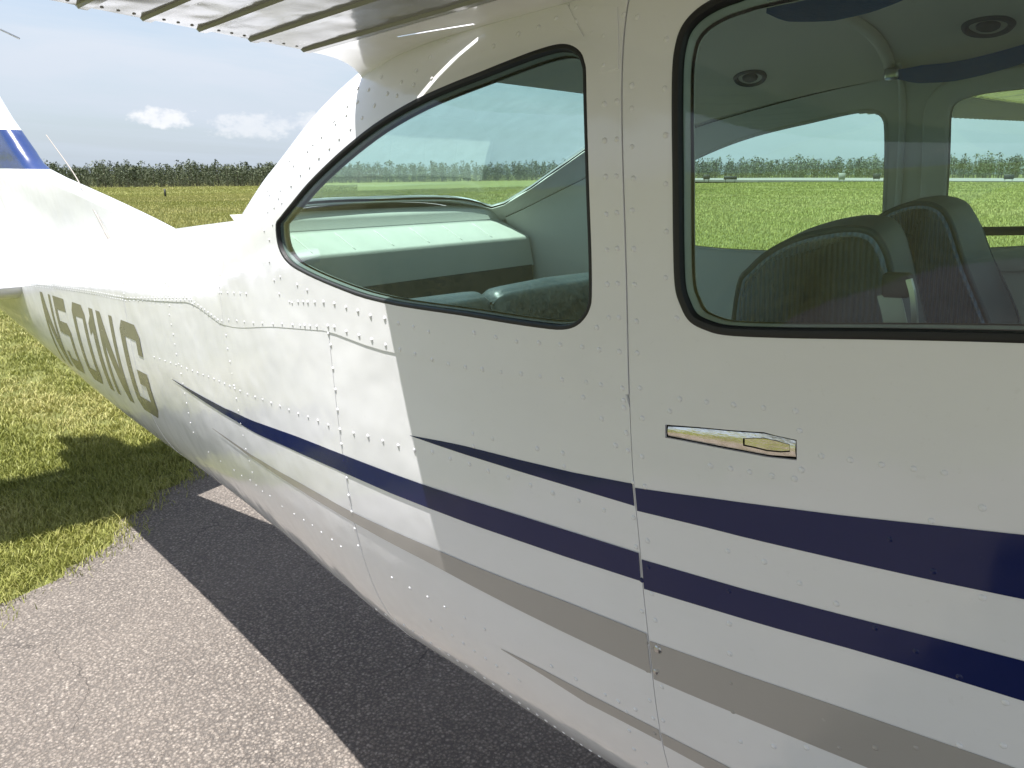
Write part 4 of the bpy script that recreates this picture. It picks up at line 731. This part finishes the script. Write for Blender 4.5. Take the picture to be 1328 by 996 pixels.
# ---- belts
def ribbon(name, P, wdt, up, th, parent, mat):
    P = catmull(P, 40); n = len(P); wd = np.interp(np.linspace(0, 1, n), np.linspace(0, 1, len(wdt)), wdt); V = []; T = np.gradient(P, axis=0)
    for i in range(n):
        t = T[i] / np.linalg.norm(T[i]); u = np.array(up, float); u -= t * (u @ t); u /= np.linalg.norm(u); w = np.cross(t, u)
        for a, b in ((-1, -1), (1, -1), (1, 1), (-1, 1)): V.append(P[i] + u * wd[i] * .5 * a + w * th * .5 * b)
    Fc = [(i * 4 + k, i * 4 + (k + 1) % 4, (i + 1) * 4 + (k + 1) % 4, (i + 1) * 4 + k) for i in range(n - 1) for k in range(4)] + [(0, 1, 2, 3), tuple(4 * (n - 1) + k for k in range(4))]
    return sharp(mesh(name, V, Fc, parent, mat), 40)
sb1 = ribbon('shoulder_belt', [(.005, .478, 1.800), (.05, .47, 1.793), (.12, .46, 1.789), (.20, .45, 1.797), (.30, .44, 1.815), (.42, .42, 1.83)], [.018, .034, .036, .034, .03, .03], (0, -.2, 1), .004, plane, 'blue_webbing')
bevel_box('belt_anchor', -.022, .008, .472, .498, 1.79, 1.815, .006, sb1, 'steel', 2)
sb2 = ribbon('shoulder_belt', [(.06, -.30, 1.800), (.09, -.30, 1.795), (.145, -.30, 1.790), (.20, -.30, 1.789), (.26, -.30, 1.805), (.33, -.30, 1.83)], [.006, .026, .034, .024, .022, .022], (0, -.2, 1), .004, plane, 'blue_webbing')
lp = bpy.data.objects.new('lap_belt', None); COL.objects.link(lp); lp.parent = plane
ribbon('latch_strap', [(.268, -.452, 1.462), (.274, -.45, 1.44), (.283, -.45, 1.40), (.30, -.45, 1.3)], [.022, .022, .022, .022], (1, .1, 0), .005, lp, 'pale_webbing')
bevel_box('belt_latch', .262, .290, -.458, -.444, 1.458, 1.484, .003, lp, 'seat_dark', 1)
ribbon('latch_edge', [(.288, -.455, 1.478), (.294, -.455, 1.455), (.300, -.455, 1.40), (.312, -.455, 1.3)], [.005, .005, .006, .006], (1, .1, 0), .012, lp, 'steel')
# ---- round air vents in the ceiling
def vent(c, r, n):
    c = np.array(c); n = np.array(n, float); n /= np.linalg.norm(n); a = np.cross(n, (1, 0, 0.)); a /= np.linalg.norm(a); b = np.cross(n, a)
    pr = [(1.25, .0), (1.15, .006), (1.0, .008), (.88, .004), (.84, -.006), (.60, -.006), (.55, .004), (.42, .007), (.2, .006), (0.01, .006)]; k = 28; V = []; Fc = []
    for q, h in pr: V += [c + r * q * (a * math.cos(2 * math.pi * i / k) + b * math.sin(2 * math.pi * i / k)) + n * h for i in range(k)]
    for j in range(len(pr) - 1): Fc += [(j * k + i, j * k + (i + 1) % k, (j + 1) * k + (i + 1) % k, (j + 1) * k + i) for i in range(k)]
    mesh('ceiling_vent', V, Fc, plane, 'seat_dark')
vent((-.2966, .436, 1.8323), .030, (.12, -.34, -.933)); vent((.1732, .4167, 1.8566), .036, (-.027, -.276, -.961))

# ------------------------------------------------------------------ ground
def hgt(x, y):
    """gentle fall of the field behind the tail"""
    r = np.hypot(x, y); a = np.degrees(np.arctan2(-x, y)); w = np.clip(1 - np.abs(a - 68) / 55, 0, 1); w = w * w * (3 - 2 * w)
    t = np.clip((r - 25) / 200, 0, 1); return -3.1 * w * t * t * (3 - 2 * t)
rad = np.concatenate([[0], np.geomspace(3, 6000, 60)]); nA = 144; V = [(0, 0, 0)]; Fc = []
for r in rad[1:]:
    for k in range(nA):
        a = 2 * math.pi * k / nA; x, y = r * math.sin(a), r * math.cos(a); V.append((x, y, float(hgt(x, y))))
for k in range(nA): Fc.append((0, 1 + (k + 1) % nA, 1 + k))
for j in range(len(rad) - 2):
    for k in range(nA): a = 1 + j * nA; Fc.append((a + k, a + (k + 1) % nA, a + nA + (k + 1) % nA, a + nA + k))
def field_fn(nt, b):
    o = objc(nt); n1 = nt.noise(o, .06, 5, .6); n2 = nt.noise(o, 1.3, 5, .65); n3 = nt.noise(o, 22, 4, .65); n4 = nt.noise(nt.mapping(o, (.012, .004, 1), rot=(0, 0, .6)), 1.0, 4, .6)
    c = nt.ramp(n3, [(.25, (.10, .115, .030)), (.5, (.16, .17, .046)), (.78, (.25, .245, .085))])
    c = nt.mix(nt.ramp(n2, [(.35, (0,) * 3), (.7, (.6,) * 3)]), c, (.145, .158, .050))
    c = nt.mix(nt.ramp(n1, [(.38, (0,) * 3), (.66, (.7,) * 3)]), c, (.165, .16, .058))
    c = nt.mix(nt.ramp(n4, [(.42, (0,) * 3), (.62, (.65,) * 3)]), c, (.115, .135, .042))
    nt.link(c, b.inputs['Base Color']); bump(nt, b, n3, .9, .06, coat=False)
material('field_grass', rough=.9, spec=.15, fn=field_fn)
props(mesh('grass_field', V, Fc, None, 'field_grass'), 'wide mown grass airfield reaching to the treeline', kind='structure')
# asphalt pad with a ragged edge
def pad_outline():
    L = np.array([(14, -9.6), (2.1, -8.6), (-2.72, -.63), (-3.5, .55), (-5.6, 3.4), (-5.2, 5.2), (-2, 6.6), (24, 9.2), (30, -4.0)], float)
    P = resample(L, .05); e = np.roll(P, -1, 0) - P; n = np.stack([-e[:, 1], e[:, 0]], 1); n /= np.linalg.norm(n, axis=1)[:, None] + 1e-9
    k = np.arange(len(P)); w = sum(a * np.sin(k * f + p_) for a, f, p_ in ((.05, .11, 1), (.035, .31, 2), (.022, .83, .3), (.012, 1.9, 4))); w += RNG.normal(0, .006, len(P))
    return P + n * w[:, None], L
PAD, PADL = pad_outline()
from mathutils.geometry import tessellate_polygon
Pv = [Vector((x, y, .004)) for x, y in PAD]; tri = tessellate_polygon([Pv]); n0 = len(Pv)
V = [tuple(p) for p in Pv] + [(p.x, p.y, -.03) for p in Pv]
def asphalt_fn(nt, b):
    o = objc(nt); v = nt.new('ShaderNodeTexVoronoi'); v.inputs['Scale'].default_value = 95; nt.link(o, v.inputs['Vector'])
    v2 = nt.new('ShaderNodeTexVoronoi'); v2.inputs['Scale'].default_value = 260; nt.link(o, v2.inputs['Vector'])
    sep = nt.new('ShaderNodeSeparateColor'); nt.link(v.outputs['Color'], sep.inputs[0]); sep2 = nt.new('ShaderNodeSeparateColor'); nt.link(v2.outputs['Color'], sep2.inputs[0])
    c = nt.ramp(sep.outputs[0], [(0, (.095, .080, .069)), (.5, (.157, .136, .118)), (.86, (.225, .197, .172)), (1, (.40, .355, .31))])
    c = nt.mix(.45, c, nt.ramp(sep2.outputs[1], [(0, (.075, .064, .057)), (.7, (.21, .18, .155)), (1, (.46, .41, .36))]))
    c = nt.mix(nt.ramp(v.outputs['Distance'], [(.30, (0,) * 3), (.62, (.75,) * 3)]), c, (.055, .05, .048))
    big = nt.noise(o, 1.1, 5, .6); c = nt.mix(nt.ramp(big, [(.3, (0,) * 3), (.75, (.4,) * 3)]), c, (.22, .19, .165))
    wv = nt.new('ShaderNodeTexVoronoi'); wv.feature = 'DISTANCE_TO_EDGE'; wv.inputs['Scale'].default_value = 1.15
    wm = nt.new('ShaderNodeVectorMath'); wm.operation = 'ADD'; nz = nt.new('ShaderNodeTexNoise'); nz.inputs['Scale'].default_value = 5; nz.inputs['Detail'].default_value = 5; nt.link(o, nz.inputs['Vector'])
    vs = nt.new('ShaderNodeVectorMath'); vs.operation = 'SCALE'; nt.link(nz.outputs['Color'], vs.inputs[0]); vs.inputs['Scale'].default_value = .35; nt.link(o, wm.inputs[0]); nt.link(vs.outputs[0], wm.inputs[1]); nt.link(wm.outputs[0], wv.inputs['Vector'])
    crack = nt.math('MULTIPLY', nt.math('LESS_THAN', wv.outputs['Distance'], .0035), nt.ramp(nt.noise(o, 1.7, 2, .5), [(.50, (0,) * 3), (.58, (.75,) * 3)])); c = nt.mix(crack, c, (.05, .044, .04))
    st = nt.ramp(nt.noise(o, 2.6, 3, .5), [(.66, (0,) * 3), (.74, (.35,) * 3)]); c = nt.mix(st, c, (.07, .06, .055))
    nt.link(c, b.inputs['Base Color'])
    h = nt.math('ADD', nt.math('MULTIPLY', v.outputs['Distance'], -1.0), nt.math('MULTIPLY', v2.outputs['Distance'], -.4)); bump(nt, b, h, .9, .006, coat=False)
material('asphalt', rough=.85, spec=.3, fn=asphalt_fn)
props(mesh('pavement', V, [t for t in tri] + [(i, n0 + i, n0 + (i + 1) % n0, (i + 1) % n0) for i in range(n0)], None, 'asphalt', smooth=False), 'weathered asphalt pad under the airplane', kind='structure')

# grass blades near the pad and tufts farther out
def leaf_fn(c1, c2, c3, tr=.35):
    def fn(nt, b):
        at = nt.new('ShaderNodeAttribute'); at.attribute_name = 'tone'
        nt.link(nt.ramp(at.outputs['Fac'], [(0, c1), (.55, c2), (1, c3)]), b.inputs['Base Color'])
    return fn
material('grass_blade', rough=.55, spec=.3, fn=leaf_fn((.13, .16, .030), (.285, .295, .070), (.48, .44, .18)))
def blades(name, X, Y, Z, Hh, Wd, mat, lean=.6):
    n = len(X); a = RNG.uniform(0, 2 * math.pi, n); b = RNG.uniform(0, 2 * math.pi, n); ln = RNG.uniform(.1, lean, n) * Hh
    dx, dy = np.cos(a) * Wd * .5, np.sin(a) * Wd * .5; lx, ly = np.cos(b) * ln, np.sin(b) * ln
    V = np.empty((n, 5, 3)); V[:, 0] = np.stack([X - dx, Y - dy, Z], 1); V[:, 1] = np.stack([X + dx, Y + dy, Z], 1)
    V[:, 2] = np.stack([X + lx * .4 + dx * .75, Y + ly * .4 + dy * .75, Z + Hh * .6], 1); V[:, 3] = np.stack([X + lx * .4 - dx * .75, Y + ly * .4 - dy * .75, Z + Hh * .6], 1)
    V[:, 4] = np.stack([X + lx, Y + ly, Z + Hh * RNG.uniform(.75, 1.05, n)], 1)
    me = bpy.data.meshes.new(name); b0 = np.arange(n)[:, None] * 5
    idx = np.concatenate([b0 + np.array([0, 1, 2, 3]), b0 + np.array([3, 2, 4])], 1).ravel()
    me.vertices.add(n * 5); me.vertices.foreach_set('co', V.ravel()); me.loops.add(n * 7); me.loops.foreach_set('vertex_index', idx.astype(np.int32))
    st_ = (np.arange(n)[:, None] * 7 + np.array([0, 4])).ravel(); me.polygons.add(n * 2); me.polygons.foreach_set('loop_start', st_.astype(np.int32)); me.polygons.foreach_set('loop_total', np.tile([4, 3], n).astype(np.int32))
    me.update(calc_edges=True); me.validate()
    return me, n
def tone_attr(me, tone, per=5):
    at = me.attributes.new('tone', 'FLOAT', 'POINT'); at.data.foreach_set('value', np.repeat(tone, per).astype(np.float32))
def vnoise(x, y, s, seed):
    r = np.random.default_rng(seed); g = r.random((128, 128)); u, v = x / s, y / s; i, j = np.floor(u).astype(int), np.floor(v).astype(int); fu, fv = u - i, v - j; fu = fu * fu * (3 - 2 * fu); fv = fv * fv * (3 - 2 * fv)
    G = lambda a, b: g[a % 128, b % 128]; return (G(i, j) * (1 - fu) + G(i + 1, j) * fu) * (1 - fv) + (G(i, j + 1) * (1 - fu) + G(i + 1, j + 1) * fu) * fv
def sector(n, a0, a1, r0, r1, pw=1.0):
    a = np.radians(RNG.uniform(a0, a1, n)); u = RNG.random(n)
    r = np.exp(np.log(r0) + (np.log(r1) - np.log(r0)) * u) if pw == 0 else np.sqrt(r0 ** 2 + (r1 ** 2 - r0 ** 2) * u)
    return .485 - r * np.sin(a), -1.33 + r * np.cos(a), r
x, y, r = [np.concatenate(q) for q in zip(sector(480000, 50, 104, 2.9, 16, 0), sector(120000, 104, 170, 2.5, 12, 0))]
keep = ~pip(np.stack([x, y], 1), PAD + 0) | (RNG.random(len(x)) < .0)
edge = RNG.normal(0, .06, len(x)); inpad = pip(np.stack([x + edge * .6, y + edge], 1), PAD); keep = ~inpad
cl = vnoise(x, y, .11, 3) * .6 + vnoise(x, y, .5, 4) * .4; keep &= RNG.random(len(x)) < np.clip((cl - .12) * 3.0, .15, 1)
x, y, r, cl = x[keep], y[keep], r[keep], cl[keep]; n = len(x)
me, n = blades('grass_blades', x, y, np.zeros(n), (.016 + .034 * cl) * RNG.uniform(.6, 1.3, n), .0016 + .0006 * r, 'grass_blade', 1.2)
tone_attr(me, np.clip(.30 + .45 * RNG.random(n) + .6 * (vnoise(x, y, .45, 8) - .42), 0, 1)); props(link('grass_blades', me, None, 'grass_blade'), 'short mown grass with straw-coloured patches beside the asphalt edge', kind='stuff')
xs_, ys_, rs_ = [np.concatenate(q) for q in zip(sector(190000, 52, 80, 14, 320, 0), sector(190000, 2, 32, 8, 190, 0), sector(110000, 32, 52, 14, 200, 0), sector(60000, 80, 170, 8, 120, 0))]
k = ~pip(np.stack([xs_, ys_], 1), PAD); xs_, ys_, rs_ = xs_[k], ys_[k], rs_[k]; n = len(xs_)
cl = vnoise(xs_, ys_, 3.0, 13) * .5 + vnoise(xs_, ys_, 14, 14) * .5
me, n = blades('field_tufts', xs_, ys_, hgt(xs_, ys_) - .01, (.03 + .07 * cl + .0006 * rs_) * RNG.uniform(.6, 1.3, n), .0008 * rs_, 'grass_blade', .4)
tone_attr(me, np.clip(.55 + .2 * RNG.random(n) + .6 * (cl - .45), 0, 1)); props(link('field_tufts', me, None, 'grass_blade'), 'taller rough grass standing across the open field', kind='stuff')

# ------------------------------------------------------------------ far runway, markers, treeline
def conc_fn(nt, b):
    o = objc(nt); nt.link(nt.mix(nt.noise(o, .2, 4, .6), (.16, .155, .145), (.22, .21, .195)), b.inputs['Base Color'])
material('runway_concrete', rough=.85, fn=conc_fn)
nv = np.array([-.259, .966]); tv = np.array([.966, .259])
P = [tv * a + nv * b for a, b in ((-62, 205), (-30, 192), (60, 188), (420, 188), (420, 330), (-40, 330), (-75, 262))]
mesh('runway', [(p[0], p[1], .25) for p in P] + [(p[0], p[1], -.2) for p in P], [tuple(range(len(P)))] + [(i, len(P) + i, len(P) + (i + 1) % len(P), (i + 1) % len(P)) for i in range(len(P))], None, 'runway_concrete', smooth=False)
props(bpy.data.objects['runway'], 'pale concrete strip crossing the field beyond the grass', kind='structure')
material('sign_dark', (.03, .033, .03), .6); material('sign_grey', (.30, .30, .28), .6)
for hd, dist, wd, ht, mt, lab in ((27.3, 168, 1.3, .95, 'sign_dark', 'small dark airfield marker nearest the rear of the cabin view'), (25.7, 165, 2.6, .7, 'sign_dark', 'wide low dark marker at the left end of the pale runway'), (18.55, 170, 1.2, 1.25, 'sign_grey', 'pale grey upright marker standing in front of the runway'),
                              (16.45, 200, 1.5, 1.2, 'sign_dark', 'dark marker on the runway beside the door post'), (9.1, 205, 1.9, 1.0, 'sign_dark', 'dark marker on the runway seen through the far door window')):
    a = R_(hd); cx, cy = .485 - dist * math.sin(a), -1.33 + dist * math.cos(a)
    e = bpy.data.objects.new('airfield_marker', None); COL.objects.link(e); e.location = (cx, cy, .0); e.rotation_euler = (0, 0, a)
    props(e, lab, 'marker', 'markers along the runway')
    bevel_box('marker_panel', -wd / 2, wd / 2, -.12, .12, .55, .55 + ht, .05, e, mt, 1)
    for s in (-1, 1): tube('leg', [(s * wd * .35, 0, -.1), (s * wd * .35, 0, .56)], .06, e, mt, 6)
a = R_(41 + 23.6); cx, cy = .485 - 95 * math.sin(a), -1.33 + 95 * math.cos(a)
e = tube('field_post', [(cx, cy, float(hgt(cx, cy)) - .1), (cx, cy, float(hgt(cx, cy)) + .9)], [.12, .10], None, 'sign_dark', 8); props(e, 'short dark post in the grass field behind the tail', 'post')

material('pine_leaf', rough=.7, spec=.2, fn=leaf_fn((.052, .068, .040), (.100, .120, .066), (.155, .172, .10)))  # greens paled so the colour itself carries the distance haze
def bark_fn(nt, b):
    o = objc(nt); nt.link(nt.mix(nt.noise(o, 1.5, 3, .6), (.10, .085, .065), (.20, .17, .13)), b.inputs['Base Color'])
material('bark', rough=.9, fn=bark_fn)
def treeline():
    LV = []; tones = []; TV = []; TF = []
    def tree(x, y, z, h, det):
        # trunk
        b0 = len(TV); rr = h * .014
        for q, s in ((0, 1.0), (1, .35)):
            for k in range(4): t = k * math.pi / 2; TV.append((x + rr * s * math.cos(t), y + rr * s * math.sin(t), z + q * h * .92))
        for k in range(4): TF.append((b0 + k, b0 + (k + 1) % 4, b0 + 4 + (k + 1) % 4, b0 + 4 + k))
        base = RNG.uniform(.05, .32); wd = h * RNG.uniform(.17, .28); nb = det
        u = RNG.random(nb) ** .8; zc = base + (1 - base) * u; prof = np.sqrt(np.clip(1 - ((zc - base - .35 * (1 - base)) / (.68 * (1 - base))) ** 2, .02, 1))
        nc = 9; ca = RNG.uniform(0, 6.28, nc); cz = RNG.uniform(base, 1, nc); pick = RNG.integers(0, nc, nb)
        an = ca[pick] + RNG.normal(0, .5, nb); zc = np.where(RNG.random(nb) < .6, np.clip(cz[pick] + RNG.normal(0, .05, nb), base, 1.02), zc)
        prof = np.sqrt(np.clip(1 - ((zc - base - .35 * (1 - base)) / (.70 * (1 - base))) ** 2, .03, 1)); rd_ = wd * prof * RNG.uniform(.25, 1.0, nb)
        c = np.stack([x + np.cos(an) * rd_, y + np.sin(an) * rd_, z + zc * h], 1); sz = h * RNG.uniform(.035, .07, nb)
        for q in range(3):
            d = RNG.normal(0, 1, (nb, 3)); d /= np.linalg.norm(d, axis=1)[:, None]; LV.append((c + d * sz[:, None])[:, None])
        tones.append(np.clip(RNG.uniform(.15, .75, nb) + RNG.uniform(-.2, .2), 0, 1))
        tri_ = np.concatenate(LV[-3:], 1); del LV[-3:]; LV.append(tri_)
    def belt(a0, a1, r0, r1, n, h0, h1, det):
        a = np.radians(RNG.uniform(a0, a1, n)); r = RNG.uniform(r0, r1, n)
        x, y = -r * np.sin(a), r * np.cos(a); z = hgt(x, y)
        gr = .68 + .60 * vnoise(np.degrees(a) * 3, r, 2.2, 21)
        for i in range(n): tree(x[i], y[i], float(z[i]) - .2, RNG.uniform(h0, h1) * gr[i], det)
    belt(56, 84, 325, 400, 1300, 5.8, 8.6, 90); belt(56, 84, 322, 345, 1500, 1.5, 4.0, 40)
    belt(-3, 56, 395, 480, 2200, 6.4, 9.4, 70); belt(-3, 56, 392, 412, 2000, 1.5, 4.4, 36)
    belt(84, 357, 400, 470, 900, 7, 11, 26)
    L = np.concatenate(LV); n = len(L); me = bpy.data.meshes.new('treeline')
    tv = np.array(TV); nv_ = n * 3 + len(tv); allv = np.concatenate([L.reshape(-1, 3), tv])
    tf = np.array(TF) + n * 3
    idx = np.concatenate([np.arange(n * 3), tf.ravel()]).astype(np.int32)
    me.vertices.add(nv_); me.vertices.foreach_set('co', allv.ravel()); me.loops.add(len(idx)); me.loops.foreach_set('vertex_index', idx)
    me.polygons.add(n + len(tf)); me.polygons.foreach_set('loop_start', np.concatenate([np.arange(n) * 3, n * 3 + np.arange(len(tf)) * 4]).astype(np.int32)); me.polygons.foreach_set('loop_total', np.concatenate([np.full(n, 3), np.full(len(tf), 4)]).astype(np.int32))
    me.polygons.foreach_set('material_index', np.concatenate([np.zeros(n), np.ones(len(tf))]).astype(np.int32)); me.update(calc_edges=True); me.validate()
    at = me.attributes.new('tone', 'FLOAT', 'POINT'); at.data.foreach_set('value', np.concatenate([np.repeat(np.concatenate(tones), 3), np.zeros(len(tv))]).astype(np.float32))
    o = link('treeline', me, None, ['pine_leaf', 'bark']); props(o, 'dark green pine wood along the far edge of the airfield', kind='stuff')
treeline()
